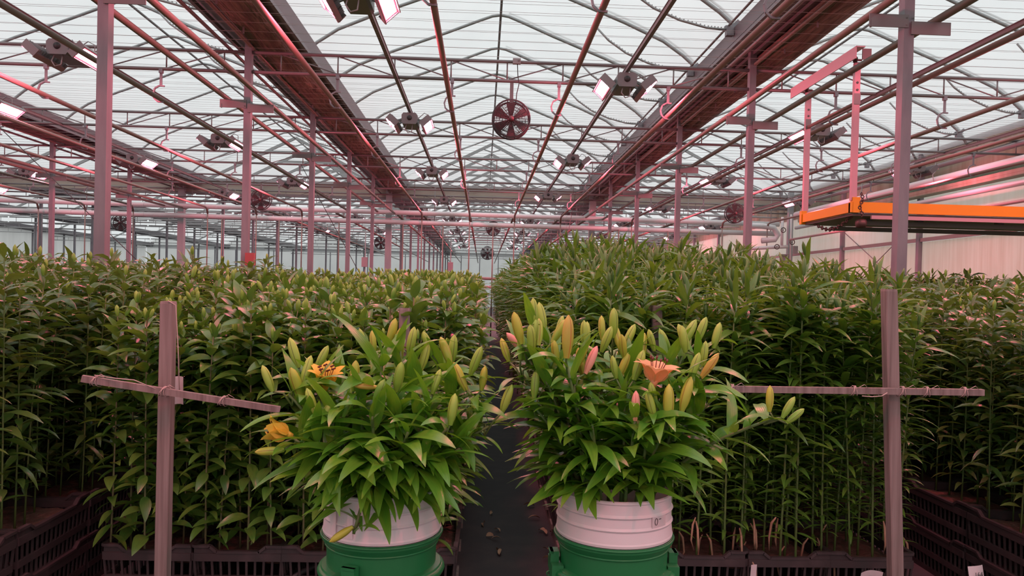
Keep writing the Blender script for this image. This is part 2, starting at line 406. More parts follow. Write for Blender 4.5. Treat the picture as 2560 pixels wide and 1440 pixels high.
# eave clamps where the arches meet the gutter on the left side of the bay
b = MB(); b.box((-3.2, 0, 5.27), (.10, .04, .2), Matrix.Rotation(.5, 3, 'Y')); b.box((-3.12, .03, 5.22), (.07, .03, .07)); b.tube([(-3.3, 0, 5.02), (-3.3, 0, 5.25)], .008, 5); b.tube([(-3.24, 0, 5.02), (-3.24, 0, 5.25)], .008, 5)
cl_me = b.mesh('eave_clamp', MT['steel'])
for c in BAYS[3:]:
    for k in range(10): obj('eave_clamp', cl_me, ceiling, (c-C0, 6.77+2*k, 0))
# the support wires of the shade screen: hundreds of hair lines right across the house
b = MB()
for k in range(62):
    y = 5.2+k*.345
    for z in (4.84, 5.0):
        yy = y+(0 if z < 4.9 else .17)
        b.tube([(XL, yy, z), (XR, yy, z)], .0022, 3, caps=False)
tag(stuff(b.build('screen_wires', MT['wire'])), 'hair thin support wires strung across all bays under the roof', 'wires')

# walls
b = MB(); b.add([(XL, YE, 0), (XR, YE, 0), (XR, YE, 7.2), (XL, YE, 7.2)], [(0, 1, 2, 3)], smooth=False)
wb = struct(b.build('wall_back', MT['filmwall']))
b = MB(); b.box((0, 0, 2.5), (.08, .08, 5.0)); pst = b.mesh('wall_post', MT['steel'])
x = XL+1.2
while x < XR: obj('wall_post', pst, wb, (x, YE-.1, 0)); x += 1.775
b = MB(); b.box(((XL+XR)/2, YE-.15, 5.0), (XR-XL, .12, .2)); b.build('wall_rail', MT['bow'], wb)
b = MB(); b.box(((XL+XR)/2, YE-.15, 1.2), (XR-XL, .08, .08)); b.build('wall_rail', MT['bow'], wb)
b = MB(); b.add([(XL, Y0, 0), (XR, Y0, 0), (XR, Y0, 7.2), (XL, Y0, 7.2)], [(0, 1, 2, 3)], smooth=False)
struct(b.build('wall_front', MT['film']))
b = MB(); b.add([(XL-.1, Y0, 0), (XL-.1, YE, 0), (XL-.1, YE, 5.3), (XL-.1, Y0, 5.3)], [(0, 1, 2, 3)], smooth=False)
struct(b.build('wall_left', MT['filmwall']))
# right wall: eave lining, posts, rail, panels
WX = XR
b = MB(); b.box((WX+.06, (Y0+YE)/2, 5.22), (.1, YE-Y0, .14))
wr = struct(b.build('wall_right', MT['steel']))
b = MB()
pys = [2.3+4.05*k for k in range(18)]
for i in range(17):
    ya, yb2 = pys[i], pys[i+1]
    for nm, za, zb, mm in (('wall_panel', 3.12, 4.30, 'wallpanel'), ('wall_panel', .02, 3.02, 'walllow'), ('eave_panel', 4.30, 5.16, 'brownband')):
        b = MB(); b.box((WX, (ya+yb2)/2, (za+zb)/2), (.03, yb2-ya-.012, zb-za)); b.build(nm, MT[mm], wr)
for y in pys:
    b = MB(); b.box((WX-.07, y, 2.6), (.10, .12, 5.2)); b.build('wall_post', MT['steel'], wr)
b = MB(); b.box((WX-.05, (pys[0]+pys[-1])/2, 3.07), (.07, pys[-1]-pys[0], .09)); b.build('wall_rail', MT['redrail'], wr)
for y in (18.46, ):
    b = MB(); b.tube([(WX-.1, y, 1.6), (WX-.1, y+4, 3.6)], .012, 5); b.build('wind_brace', MT['truss'], wr)
    b = MB(); b.tube([(WX-.1, y+4, 1.6), (WX-.1, y, 3.6)], .012, 5); b.build('wind_brace', MT['truss'], wr)
# pipes that run along the right wall
def along(name, m_, x, z, r, y0, y1, label, cat='pipe', nn=10):
    b = MB(); b.tube([(x, y0, z), (x, (y0+y1)/2, z), (x, y1, z)], r, nn); return tag(b.build(name, MT[m_]), label, cat)
along('silver_main_pipe', 'silver', WX-.42, 4.36, .095, 3, 25.2, 'thick silver main pipe running along the cream right wall')
along('return_pipe', 'silver', WX-.40, 3.92, .06, 3, 25.2, 'slim pale pipe below the silver main on the right wall')
along('cable_tray', 'housing', WX-.32, 4.72, .055, 3, 25.2, 'dark tube above the silver main pipe on the right wall', 'tube')
along('wall_heating_pipe', 'redrail', WX-.6, 3.52, .036, 3, 25.2, 'low pinkish heating pipe along the cream right wall')
b = MB(); b.box((WX-.3, 14, 4.12), (.26, 22, .07)); b.box((WX-.42, 14, 4.18), (.03, 22, .07))
tag(b.build('wall_duct', MT['brownband']), 'long flat brown ledge below the silver main on the right wall', 'ledge')
for i, y in enumerate((13.6, 17.2, 20.6)):
    b = MB(); b.tube([(WX-.5, y, 5.0), (WX-.5, y, 4.55), (WX-.56, y, 4.48), (WX-.52, y, 4.24), (WX-.36, y, 4.24)], .011, 5)
    tag(b.build('pipe_hanger', MT['bow']), ['nearest', 'second', 'third'][i]+' thin hook hanger holding the silver main on the right wall', 'hanger')
# end of the first house: beige band, transverse pipes
b = MB(); b.box(((XL+XR)/2, YB+.1, 4.93), (XR-XL, .06, .38)); band = struct(b.build('trim_1', MT['beige']))
b = MB(); b.box(((XL+XR)/2, YB+.02, 5.16), (XR-XL, .14, .09)); b.build('band_rail', MT['bow'], band)
b = MB(); b.box(((XL+XR)/2, YB+.02, 4.70), (XR-XL, .10, .06)); b.build('band_rail', MT['truss'], band)
for z, nm in ((4.13, 'upper'), (3.80, 'lower')):
    b = MB(); b.tube([(XL, 26.0, z+.10), (C0, 26.0, z), (10.2, 26.0, z-.03)], .085, 12)
    for xx in np.arange(-28, 10, 2.37): b.ring((xx, 26.0, z+.10*max(0, (C0-xx)/32)), .087, .006, 'X', 12, 4)
    tag(b.build('transverse_pipe', MT['silver']), nm+' of the two silver pipes crossing the whole house at the section joint', 'pipe')
for k in range(9):
    b = MB(); b.tube([(0, 0, 5.0), (0, 0, 3.72)], .014, 5)
    o = b.build('pipe_rod', MT['truss'], None, (-13.3+k*2.9, 25.98, 0)); tag(o, ORD[k]+' thin rod from the left carrying the two silver cross pipes', 'rod', 'rods of the silver cross pipes')

# ------------------------------------------------------------------ columns
b = MB(); b.box((0, 0, 2.53), (.092, .10, 5.06)); colA = b.mesh('post', MT['steel'])
def bracket():
    q = MB(); q.box((-.19, -.055, 4.06), (.36, .012, .115)); q.box((-.35, -.05, 4.03), (.012, .03, .06)); l = q.mesh('bracket', MT['truss'])
    q = MB(); q.box((.19, -.065, 4.00), (.36, .012, .115)); q.box((.3, -.06, 3.96), (.05, .012, .03)); r_ = q.mesh('bracket', MT['truss'])
    return l, r_
brL, brR = bracket()
b = MB()
for sx in (-1, 1):
    for z in (4.03, 4.09): b.ring((sx*.03, -.062, z), .006, .004, 'Y', 6, 4)
bolt_me = b.mesh('bolts', MT['grey'])
b = MB(); b.box((0, 0, 2.53), (.20, .20, 5.06)); colB = b.mesh('post', MT['post'])
rown = {4: 'left of the middle bay', 5: 'right of the middle bay', 3: 'in the second row to the left', 2: 'in the third row to the left', 1: 'in the fourth row to the left', 0: 'against the far left wall'}
for i, x in enumerate(ROWS):
    for k in range(0, 5):
        y = 6.77+4*k
        t = thing('steel_column', ('nearest' if k == 0 else ORD[k])+' square galvanised column '+rown[i], 'column', (x, y, 0), 'square steel columns')
        obj('post', colA, t)
        if i >= 2: obj('bracket', brL, t); obj('bracket', brR, t); obj('bolts', bolt_me, t)
    t = obj('corner_post', colB, None, (x, YB-.05, 0)); tag(t, 'thick blue-grey post at the section joint '+rown[i], 'column', 'thick posts at the section joint')
    for k in range(11):
        y = 30.8+4*k
        t = obj('steel_column', colA, None, (x, y, 0)); tag(t, 'slim grey column in the far house beyond the silver cross pipes', 'column', 'columns of the far house')
# ------------------------------------------------------------------ heating pipes with hooks
b = MB(); b.bar((0, 0, 4.51), (0, 0, 4.29), .035, .012); b.bar((0, 0, 4.52), (0, .0, 4.46), .05, .05)
hk = [(.05, 0, 4.28), (-.02, 0, 4.285), (-.08, 0, 4.25), (-.105, 0, 4.18), (-.09, 0, 4.11), (-.04, 0, 4.065), (.04, 0, 4.06)]
for p, q in zip(hk, hk[1:]): b.bar(p, q, .02, .022, (0, 1, 0))
hook_me = b.mesh('hook', MT['steel'])
b = MB(); b.tube([(0, -3, 4.1), (0, 25.4, 4.1), (0, 25.6, 4.06), (0, 25.68, 3.9)], .033, 10)
b.tube([(0, 25.68, 3.9), (0, 25.68, 1.2)], .02, 8); hp_me = b.mesh('heating_pipe', MT['pipe'])
pl = {(-.5): 'left of the fan', 1.0: 'right of the fan', (-2.1): 'beside the left gutter', 2.57: 'beside the right gutter'}
def bayn(i): return {4: 'middle bay', 5: 'right bay', 3: 'first bay on the left', 2: 'second bay on the left', 1: 'third bay on the left'}[i]
for i, c in enumerate(BAYS):
    if i < 1: continue
    for dx, w in ((-2.32, 'leftmost'), (-.72, 'second'), (.79, 'third'), (2.35, 'rightmost')):
        if i < 2 and dx in (-.72, .79): continue
        t = obj('heating_pipe', hp_me, None, (c+dx, 0, 0))
        tag(t, 'brown heating pipe on hooks, '+w+' of the four in the '+bayn(i), 'pipe', 'hooked heating pipes')
        if i >= 2:
            for y in TRUSSY[1:]: obj('hook', hook_me, t, (0, y, 0))
b = MB(); b.tube([(0, -3, 4.15), (0, 26.3, 4.15)], .036, 10); hp2 = b.mesh('bracket_pipe', MT['pipe'])
for i, x in enumerate(ROWS):
    if i < 1: continue
    for dx in (-.30, .28):
        t = obj('bracket_pipe', hp2, None, (x+dx, 0, 0 if dx < 0 else -.05))
        tag(t, ('left' if dx < 0 else 'right')+' brown pipe on the brackets of the columns '+rown[i], 'pipe', 'pipes on the column brackets')
b = MB(); b.tube([(0, 26.4, 4.1), (0, 70, 4.1)], .04, 6)
for y in (27.8, 36.2, 44.6): b.tube([(0, y, 4.1), (0, y, 4.53)], .012, 4)
hp3 = b.mesh('heating_pipe', MT['pipe'])
for k, x in enumerate((-7.4, -5.1, -3.0, -2.1, -.5, 1.0, 2.57, 3.5, 5.2, 6.7)): tag(obj('heating_pipe', hp3, None, (x, 0, 0)), ORD[k]+' brown pipe from the left under the roof of the far house', 'pipe', 'pipes in the far house')
for nm, a_, b_ in (('upper', (at(985, 688, 27.5), at(1290, 693, 27.5))), ('lower', (at(1180, 714, 24), at(1290, 717, 24)))) if False else ():
    pass
def seg_pipe(name, m_, a, bb, r, label, cat='pipe'):
    q = MB(); q.tube([a, bb], r, 8)
    if name == 'red_rail':
        for k in (0.02, .98): p = Vector(a).lerp(Vector(bb), k); q.tube([(p.x, p.y, 0), p], .03, 6)
    return tag(q.build(name, MT[m_]), label, cat)
seg_pipe('red_rail', 'redrail', (-3.2, 27.6, 2.02), (6.0, 27.6, 1.96), .055, 'low pink rail across the aisle below the silver cross pipes', 'rail')
seg_pipe('red_rail', 'redrail', (-.6, 33, 1.72), (4, 33, 1.70), .06, 'small pink rail at the far end of the aisle', 'rail')
for k, x in enumerate((-8.8, -6.9, -4.9, -2.75, -1.4, .3, 1.35, 4.6, 6.3, 8.2)):
    seg_pipe('riser_pipe', 'pipe', (x, 25.9, .0), (x, 25.9, 3.75), .022, ORD[k]+' thin riser pipe from the left below the silver cross pipes', 'pipe')['group'] = 'risers below the silver cross pipes'

# ------------------------------------------------------------------ grow lamps
def lamp_meshes():
    q = MB()                                        # driver box, round socket facing the front
    pts = [(-.13, 0, -.02), (-.13, 0, .10), (-.10, 0, .135), (.10, 0, .135), (.13, 0, .10), (.13, 0, -.02), (.105, 0, -.05), (-.105, 0, -.05)]
    n = len(pts); vs = [(x, y, z) for y in (-.24, .24) for x, _, z in pts]
    fs = [(k, (k+1) % n, n+(k+1) % n, n+k) for k in range(n)]+[tuple(range(n-1, -1, -1)), tuple(range(n, 2*n))]
    q.add(vs, fs, smooth=False); box = q.mesh('driver_box', MT['housing'])
    q = MB(); q.lathe([(.0001, -.256), (.036, -.256), (.042, -.24)], 16, M=Matrix(((1, 0, 0), (0, 0, 1), (0, 1, 0)))); q.v = [(x, y, z+.05) for x, y, z in q.v]
    sock = q.mesh('socket', MT['black'])
    heads = []
    for s in (-1, 1):
        Rm = Matrix.Rotation(-s*math.radians(42), 3, 'Y'); o = Vector((s*.30, 0, -.04))
        def tr(v): return o+Rm @ Vector(v)
        h = MB()
        h.box(o+Rm @ Vector((0, 0, .03)), (.17, .62, .035), Rm)
        for k in range(13): h.box(o+Rm @ Vector((0, -.29+k*.048, .075)), (.15, .008, .06), Rm)
        for k in range(2): h.box(o+Rm @ Vector((0, (-.315, .315)[k], .045)), (.2, .02, .10), Rm)
        for e in (-1, 1): h.box(o+Rm @ Vector((e*.093, 0, .012)), (.012, .62, .06), Rm)
        hm = h.mesh('lamp_head', MT['housing'])
        e = MB(); e.add([tr((x, y, .008)) for x, y in ((-.068, -.28), (-.068, .28), (.068, .28), (.068, -.28))], [(0, 1, 2, 3)], smooth=False)
        em = e.mesh('led_panel', MT['led'])
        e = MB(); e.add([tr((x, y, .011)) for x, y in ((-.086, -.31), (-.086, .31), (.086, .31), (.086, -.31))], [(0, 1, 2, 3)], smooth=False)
        gm = e.mesh('halo_rim', MT['ledhalo'])  # glowing quad added behind the panel as its bloom halo
        a = MB(); a.bar((s*.12, -.1, .06), o+Vector((-s*.06, -.1, .05)), .03, .03); a.bar((s*.12, .1, .06), o+Vector((-s*.06, .1, .05)), .03, .03)
        am = a.mesh('arm', MT['housing'])
        heads.append((hm, em, am, gm))
    cabs = []
    for nm, pts, r_ in (('cable', [(-.05, -.2, -.05), (-.07, -.22, -.13), (-.02, -.24, -.2), (.04, -.22, -.17), (.05, -.2, -.05)], .008), ('cable', [(.13, .0, .1), (.22, .05, .2), (.3, .06, .16), (.3, .05, .02)], .007),
                        ('hanger_wire', [(-.1, 0, .13), (-.05, -.0, .2)], .006), ('hanger_wire', [(.1, 0, .13), (.05, .0, .2)], .006)):
        q = MB(); q.tube(pts, r_, 5); cabs.append((nm, q.mesh(nm, MT['grey'])))
    return box, sock, heads, cabs
LB, LS, LH, LC = lamp_meshes()
def lamp(x, y, label, z=4.33):
    t = thing('grow_lamp', label, 'lamp', (x, y, z), 'pink twin head grow lamps')
    obj('driver_box', LB, t); obj('socket', LS, t)
    for nm, me in LC: obj(nm, me, t)
    for hm, em, am, gm in LH:
        h = obj('lamp_head', hm, t); obj('led_panel', em, h); obj('halo_rim', gm, h); obj('arm', am, h)
rows = [(-1.28, (-9.3, -3.7, 1.85, 7.45, 12.9, 18.35, 24.1), 'middle bay, left of the fan'), (1.83, (-7.8, -1.8, 4.2, 10.2, 16.2, 22.25), 'middle bay, right of the fan'),
        (-5.2, (-1.5, 4.1, 9.65, 15.2, 20.9), 'first left bay, right row'), (-8.05, (7.0, 12.7, 17.9, 23.9), 'first left bay, left row'),
        (-12.0, (9.4, 15, 20.5), 'second left bay, right row'), (-15.2, (13, 19, 24), 'second left bay, left row'), (-19.1, (16, 22), 'third left bay'),
        (5.6, (-4.6, 1.1, 6.8, 12.75, 18.2, 24.3), 'right bay, inner row'), (9.1, (4.1, 9.9, 15.9, 21.8), 'right bay, row by the wall')]
for x, ys, w in rows:
    for k, y in enumerate(ys):
        vis = [q for q in ys if q > 6.9+abs(x)*.0]
        lamp(x, y, (ORD[vis.index(y)] if y in vis else ORD[k]+' out of frame')+' pink grow lamp from the front, '+w)
    b = MB(); b.box((0, 8, 4.50), (.045, 37, .045)); b.box((0, 8, 4.527), (.06, 37, .008))
    o = b.build('lamp_rail', MT['rail'], None, (x, 0, 0)); tag(o, 'straight dark rail carrying the pink grow lamps '+w, 'rail', 'lamp rails')
    if x == -1.28:
        q = MB()
        for k in range(60): q.box((-.0, 6+k*.09, 4.476), (.016, .03, .002))
        q.build('slot_row', MT['grey'], o)
for x, w in ((-1.28, 'left of the aisle'), (1.83, 'right of the aisle'), (5.6, 'in its right bay'), (9.1, 'nearest the right wall'), (-5.2, 'in its left bay'), (-8.05, 'farthest left')):
    ys = (30.5, 36.5, 42.5, 49) if x > -4 else (31, 38)
    for k, y in enumerate(ys): lamp(x, y, ORD[k]+' small pink grow lamp in the far house, row '+w)
    b = MB(); b.box((0, 40, 4.50), (.045, 26, .045)); tag(b.build('lamp_rail', MT['rail'], None, (x, 0, 0)), 'rail of the far house lamps, row '+w, 'rail', 'lamp rails')
    q = MB()
    for y in (28, 38, 50): q.tube([(0, y, 4.5), (0, y, 5.3+(.55 if abs(x) < 3 else .2))], .01, 4)
# ------------------------------------------------------------------ fans
def fan_meshes():
    g = MB()
    for r_ in np.linspace(.06, .25, 11): g.ring((0, -.09, 0), r_, .0038, 'Y', 28, 4)
    g.ring((0, -.075, 0), .262, .012, 'Y', 36, 6); g.ring((0, .075, 0), .262, .012, 'Y', 36, 6)
    for r_ in np.linspace(.08, .25, 5): g.ring((0, .09, 0), r_, .0035, 'Y', 24, 4)
    for k in range(14):
        t = 2*PI*k/14; d = Vector((math.cos(t), 0, math.sin(t)))
        g.tube([d*.05+Vector((0, -.095, 0)), d*.262+Vector((0, -.075, 0)), d*.262+Vector((0, .075, 0)), d*.05+Vector((0, .095, 0))], .004, 4)
    h = MB(); h.lathe([(.0001, -.105), (.035, -.10), (.045, -.06), (.05, .08), (.0001, .1)], 16, M=Matrix(((1, 0, 0), (0, 0, 1), (0, 1, 0))))
    bl = MB()
    vs = []; A = math.radians(24)
    for i in range(5):
        r_ = .045+i*.048; w = .026+.012*i
        for s in (-1, 1): vs.append((r_, s*w*math.sin(A), s*w*math.cos(A)))
    bl.add(vs, [(2*i, 2*i+1, 2*i+3, 2*i+2) for i in range(4)])
    bl.add([(x, y+.006, z) for x, y, z in vs], [(2*i+2, 2*i+3, 2*i+1, 2*i) for i in range(4)])
    return g.mesh('guard', MT['fan']), h.mesh('motor', MT['blade']), bl.mesh('blade', MT['blade'])
FG, FM, FB = fan_meshes()
def fan(x, y, z, label, full=False, sc=1.0):
    t = thing('circulation_fan', label, 'fan', (x, y, z), 'circulation fans'); t.scale = (sc,)*3
    obj('guard', FG, t); obj('motor', FM, t)
    for k in range(6): obj('blade', FB, t, M=Matrix.Rotation(2*PI*k/6+.5, 4, 'Y'))
    b = MB(); b.box((0, .03, (4.52-z)/sc/2+.02), (.05, .012, (4.52-z)/sc+.0)); b.build('mounting_strap', MT['rail'], t)
    if full:
        b = MB(); b.tube([(.06, -.02, .2), (.07, -.02, .36), (.1, -.02, .5), (.08, -.02, .62), (.07, -.02, .78)], .007, 6); b.build('power_cable', MT['black'], t)
fan(.34, 10.74, 3.97, 'large caged fan hanging from the nearest truss in the middle bay', True)
b = MB(); b.box((.40, 10.72, 4.785), (.11, .05, .075)); b.ring((.43, 10.69, 4.79), .012, .006, 'Y', 8, 4)
tag(b.build('junction_box', MT['grey']), 'small grey junction box on the truss above the large fan', 'box')
fan(7.54, 22.7, 4.07, 'caged fan on the right in front of the beige band', sc=1.1); fan(-6.6, 22.7, 4.07, 'caged fan on the left in front of the beige band', sc=1.1)
fan(.4, 34.1, 4.35, 'caged fan seen between the two silver cross pipes', sc=1.2); fan(.3, 61.4, 4.6, 'smallest caged fan near the far end wall', sc=2.0)
fan(-15, 32.0, 4.0, 'caged fan low in the distance at the far left', sc=1.3); fan(-6, 44.6, 4.2, 'caged fan in the far house left of the aisle', sc=1.4)

# ------------------------------------------------------------------ orange hanging platform on its trolley (right bay)
t = thing('hanging_platform', 'orange hanging work platform suspended from the pipe pair in the right bay', 'platform', (4.06, 8.3, 2.55))
def pbox(nm, c, s, m_, parent=t): q = MB(); q.box(c, s); return q.build(nm, MT[m_], parent)
pbox('side_rail', (0, .62, .02), (.05, 1.3, .105), 'orange'); pbox('front_rail', (1.45, -.02, .025), (2.95, .05, .115), 'orange'); pbox('back_rail', (1.45, 1.25, .02), (2.95, .05, .10), 'orange')
pbox('side_rail', (2.9, .62, .02), (.05, 1.3, .105), 'orange'); pbox('corner_block', (.04, -.015, .05), (.08, .07, .17), 'orange'); pbox('corner_block', (.0, 1.26, .03), (.07, .06, .17), 'orange')
pbox('deck', (1.45, .62, -.05), (2.86, 1.24, .03), 'deck')
for y in (.25, 1.0): pbox('under_bar', (1.6, y, -.12), (2.7, .045, .05), 'deck')
pbox('under_bar', (1.5, -.06, -.085), (2.6, .03, .04), 'rose')
for x in (.35, .95, 1.9): pbox('bar_clamp', (x, .3, -.10), (.07, .07, .09), 'deck')
for y in (-.0, 1.26):
    h = pbox('hanger_post', (.02, y, .86), (.062, .05, 1.52), 'rose')
    q = MB(); q.box((.02, y-.028, 1.22), (.07, .01, .12)); q.ring((.02, y-.03, 1.40), .008, .006, 'Y', 8, 4); q.ring((.02, y-.03, 1.32), .008, .006, 'Y', 8, 4); q.build('splice_plate', MT['grey'], h)
q = MB(); q.tube([(.02, 0, 1.18), (.02, 1.26, 1.18)], .022, 8); q.build('spreader_tube', MT['pipe'], t)
ch = pbox('trolley_channel', (-.07, .72, 1.69), (.012, 1.75, .13), 'rose'); pbox('channel_lip', (-.02, .72, 1.755), (.10, 1.75, .012), 'rose', ch); pbox('channel_plate', (.06, -.13, 1.68), (.10, .012, .12), 'deck', ch)
for y in (.0, 1.26):
    q = MB(); q.ring((.0, y, 1.655), .028, .014, 'X', 14, 6); q.tube([(-.06, y, 1.655), (.07, y, 1.655)], .012, 6); q.build('roller', MT['chain'], t)
q = MB(); q.lathe([(.0001, -.045), (.046, -.045), (.052, -.02), (.052, .02), (.046, .045), (.0001, .045)], 16, M=Matrix(((0, 0, 1), (1, 0, 0), (0, 1, 0)))); q.v = [(x+.12, y+.0, z-.15) for x, y, z in q.v]; q.build('winch_drum', MT['chain'], t)
q = MB()
pts = [(.06+.0*k, 1.1-1.05*k/20, -.04-.13*math.sin(PI*k/20)) for k in range(21)]
for k in range(21): q.ring(pts[k], .022, .008, 'X' if k % 2 else 'Z', 8, 4)
for k in range(9): q.ring((.09+.015*math.sin(k), -.05, .17-.03*k), .017, .006, 'Y' if k % 2 else 'X', 8, 4)
q.build('chain', MT['chain'], t)

# ------------------------------------------------------------------ things at the section joint, right
b = MB(); b.box((9.85, 26.9, 1.4), (.9, .05, 2.8)); o = b.build('door_1', MT['doorm']); struct(o)
b = MB(); b.box((9.38, 26.86, 1.4), (.05, .06, 2.85)); b.box((10.32, 26.86, 1.4), (.05, .06, 2.85)); b.box((9.85, 26.86, 2.83), (1.0, .06, .06)); b.build('door_frame', MT['truss'], o)
b = MB()
for k in range(8): b.box((9.85, 26.87, .3+.33*k), (.8, .02, .05))
b.build('door_slat', MT['redrail'], o)
b = MB(); b.box((10.25, 25.6, 1.5), (.22, .22, 3.0)); b.box((10.25, 25.6, 3.02), (.3, .3, .05))
tag(b.build('valve_post', MT['steel']), 'stout grey post with valves beside the right wall', 'post')
t = thing('valve_manifold', 'cluster of pipes and valves on the post beside the right wall', 'valve', (10.2, 25.45, 3.1))
b = MB(); b.tube([(-1.2, 0, .1), (-.5, 0, .16), (.1, 0, .2)], .06, 8); b.tube([(-.1, 0, .2), (-.1, 0, 1.2)], .05, 8); b.tube([(.2, 0, -.4), (.2, 0, 1.3)], .035, 8); b.build('pipework', MT['silver'], t)
for x, z in ((-.1, .75), (.22, .35), (-.3, .18)):
    b = MB(); b.ring((x, -.1, z), .08, .015, 'Y', 14, 5); b.tube([(x, 0, z), (x, -.1, z)], .015, 5); b.build('valve_wheel', MT['chain'], t)
b = MB(); b.box((.35, -.05, .1), (.14, .1, .25)); b.build('actuator', MT['grey'], t)
b = MB(); b.tube([(8.9, 25.7, 4.0), (9.5, 25.7, 4.0), (9.9, 25.7, 3.95), (10.05, 25.7, 3.7), (9.95, 25.7, 3.55), (9.5, 25.7, 3.5)], .10, 10)
tag(b.build('insulated_elbow', MT['silver']), 'fat silver insulated pipe bend near the right wall', 'pipe')
b = MB(); b.box((10.55, 25.9, 2.6), (.16, .16, 5.2)); tag(b.build('wall_corner_post', MT['post']), 'dark corner post where the cream right wall ends', 'column')
t = thing('control_box', 'red control box on the second column of the left row', 'box', (-3.33, 10.77, 0))
b = MB(); b.box((.1, -.1, 1.91), (.12, .08, .17)); b.build('case', MT['red'], t)
b = MB(); b.box((.1, -.143, 1.86), (.03, .006, .03)); b.build('latch', MT['red'], t)
t = thing('motor_unit', 'pinkish screen motor on the thick post right of the aisle', 'motor', (3.72, 26.3, 4.55))
b = MB(); b.box((0, -.12, .0), (.22, .2, .34)); b.build('gear_case', MT['grey'], t)
b = MB(); b.lathe([(.0001, -.3), (.11, -.3), (.12, 0), (.0001, .02)], 14, M=Matrix.Translation((0, -.14, -.15)).to_3x3()); b.v = [(x, y-.14, z-.12) for x, y, z in b.v]; b.build('motor_can', MT['rose'], t)
for k, (x, y) in enumerate(((-6.2, 40), (-1.9, 44))):
    b = MB(); b.box((0, 0, 2.9), (.3, .2, .5)); b.tube([(0, .1, 0), (0, .1, 4.7)], .03, 6)
    tag(b.build('sensor_box', MT['grey'], None, (x, y, 0)), ('left' if k == 0 else 'right')+' grey sensor box on a thin post in the far house', 'box')
for (x0, z0, x1, z1, y, w) in ((-4.5, 4.52, -1.95, 0.0, 18.75, 'crossing behind the left columns'), (-9.3, 4.52, -4.5, 0.0, 14.75, 'at the far left'), (2.7, 4.52, 2.0, 0.0, 22.75, 'in front of the right silver pipes')):
    seg_pipe('slack_cable', 'black', (x0, y, z0), (x1, y, z1), .008, 'thin slanting cable '+w, 'cable')
# ------------------------------------------------------------------ stakes with tied cross bars
def stake(name, x, y, w, top, label, lean=0.0):
    b = MB()
    n = 8; vs = []
    for z in (0, top-.01, top):
        k_ = 1 if z < top else .93
        for (a, c) in ((-.5, -.42), (-.42, -.5), (.42, -.5), (.5, -.42), (.5, .42), (.42, .5), (-.42, .5), (-.5, .42)): vs.append((a*w*k_+lean*z, c*w*k_, z))
    fs = [(i*n+k, i*n+(k+1) % n, (i+1)*n+(k+1) % n, (i+1)*n+k) for i in range(2) for k in range(n)]+[tuple(2*n+k for k in range(n))]
    b.add(vs, fs, smooth=False); o = b.build(name, MT['wood'], None, (x, y, 0)); return tag(o, label, 'stake')
stake('wooden_stake', -1.305, 3.2, .052, 1.475, 'tall weathered wooden stake at the front left corner of the left bed', .004)
stake('wooden_stake', -.365, 3.6, .050, 1.46, 'wooden stake standing up behind the left bucket of lilies')
stake('wooden_stake', .83, 3.6, .050, 1.50, 'wooden stake standing up behind the right bucket of lilies')
stake('wooden_stake', 1.83, 3.2, .052, 1.60, 'tall weathered wooden stake at the front right corner of the right bed', -.055)
def crossbar(a, bb, ties, label):
    a, bb = Vector(a), Vector(bb); t = thing('cross_bar', label, 'bar', a)
    b = MB(); b.bar((0, 0, 0), bb-a, .028, .026); sharp(b.build('batten', MT['wood'], t))
    d = (bb-a)
    for k in ties:
        p = d*k; q = MB()
        for j in range(3):
            u = d.normalized(); s1 = Vector((0, 1, 0)); s2 = u.cross(s1).normalized(); c = p+u*(j-1)*.010
            pts = [c+(s1*math.cos(2*PI*i/10)+s2*math.sin(2*PI*i/10))*.0215+u*.008*math.sin(2*PI*i/10+j) for i in range(10)]
            q.tube(pts, .0016, 4, closed=True)
        q.tube([p+Vector((0, -.02, .01)), p+Vector((.03, -.03, .03)), p+Vector((.05, -.02, .015))], .0014, 4)
        q.build('twine_tie', MT['twine'], t)
    return t
crossbar(at(205, 946, 3.05), at(700, 1024, 3.25), (.07, .40, .70), 'sloping wooden batten tied across the left corner stake')
crossbar(at(1790, 972, 3.2), at(2457, 981, 3.11), (.06, .52, .70, .79, .93), 'level wooden batten tied across the right corner stake')
def cord(pts, label, r=.0022, m_='twine'):
    b = MB(); b.tube(pts, r, 5); return tag(b.build('twine', MT[m_]), label, 'twine')
cord([at(236, 938, 3.05), at(290, 946, 3.06), at(335, 950, 3.07), at(388, 972, 3.09)], 'loose pale twine from the end of the left batten to its stake')
cord([(-1.29, 3.17, 1.478), (-1.262, 3.18, 1.46), (-1.25, 3.18, 1.3), (-1.24, 3.18, 1.1)], 'twine hanging down beside the left corner stake')
cord([at(2218, 982, 3.12), at(2205, 990, 3.11), at(2180, 992, 3.11), at(2155, 990, 3.12)], 'loose twine end below the right batten')
# tags
def card(name, P_, w, h, label, curl=.25, rz=0, tilt=0, text=None):
    b = MB(); n = 6; vs = []
    for i in range(n+1):
        for j in range(2):
            u = i/n; vs.append((w*(u-.5), curl*w*math.sin(u*PI*.9), h*(j-.5)))
    b.add(vs, [(2*i, 2*i+1, 2*i+3, 2*i+2) for i in range(n)]); o = b.build(name, MT['paper'], None, P_)
    o.rotation_euler = Euler((tilt, 0, rz)); tag(o, label, 'tag')
    if text:
        cu = bpy.data.curves.new('lettering', 'FONT'); cu.body = text; cu.size = h*.42; cu.align_x = 'CENTER'; cu.align_y = 'CENTER'
        tmp = bpy.data.objects.new('tmp', cu); COL.objects.link(tmp)
        bpy.context.view_layer.update()
        me = bpy.data.meshes.new_from_object(tmp.evaluated_get(bpy.context.evaluated_depsgraph_get())); bpy.data.objects.remove(tmp)
        me.materials.append(MT['ink']); l = obj('lettering', me, o, M=Matrix.Translation((0, -.014, 0)) @ Matrix.Rotation(PI/2, 4, 'X'))
    return o
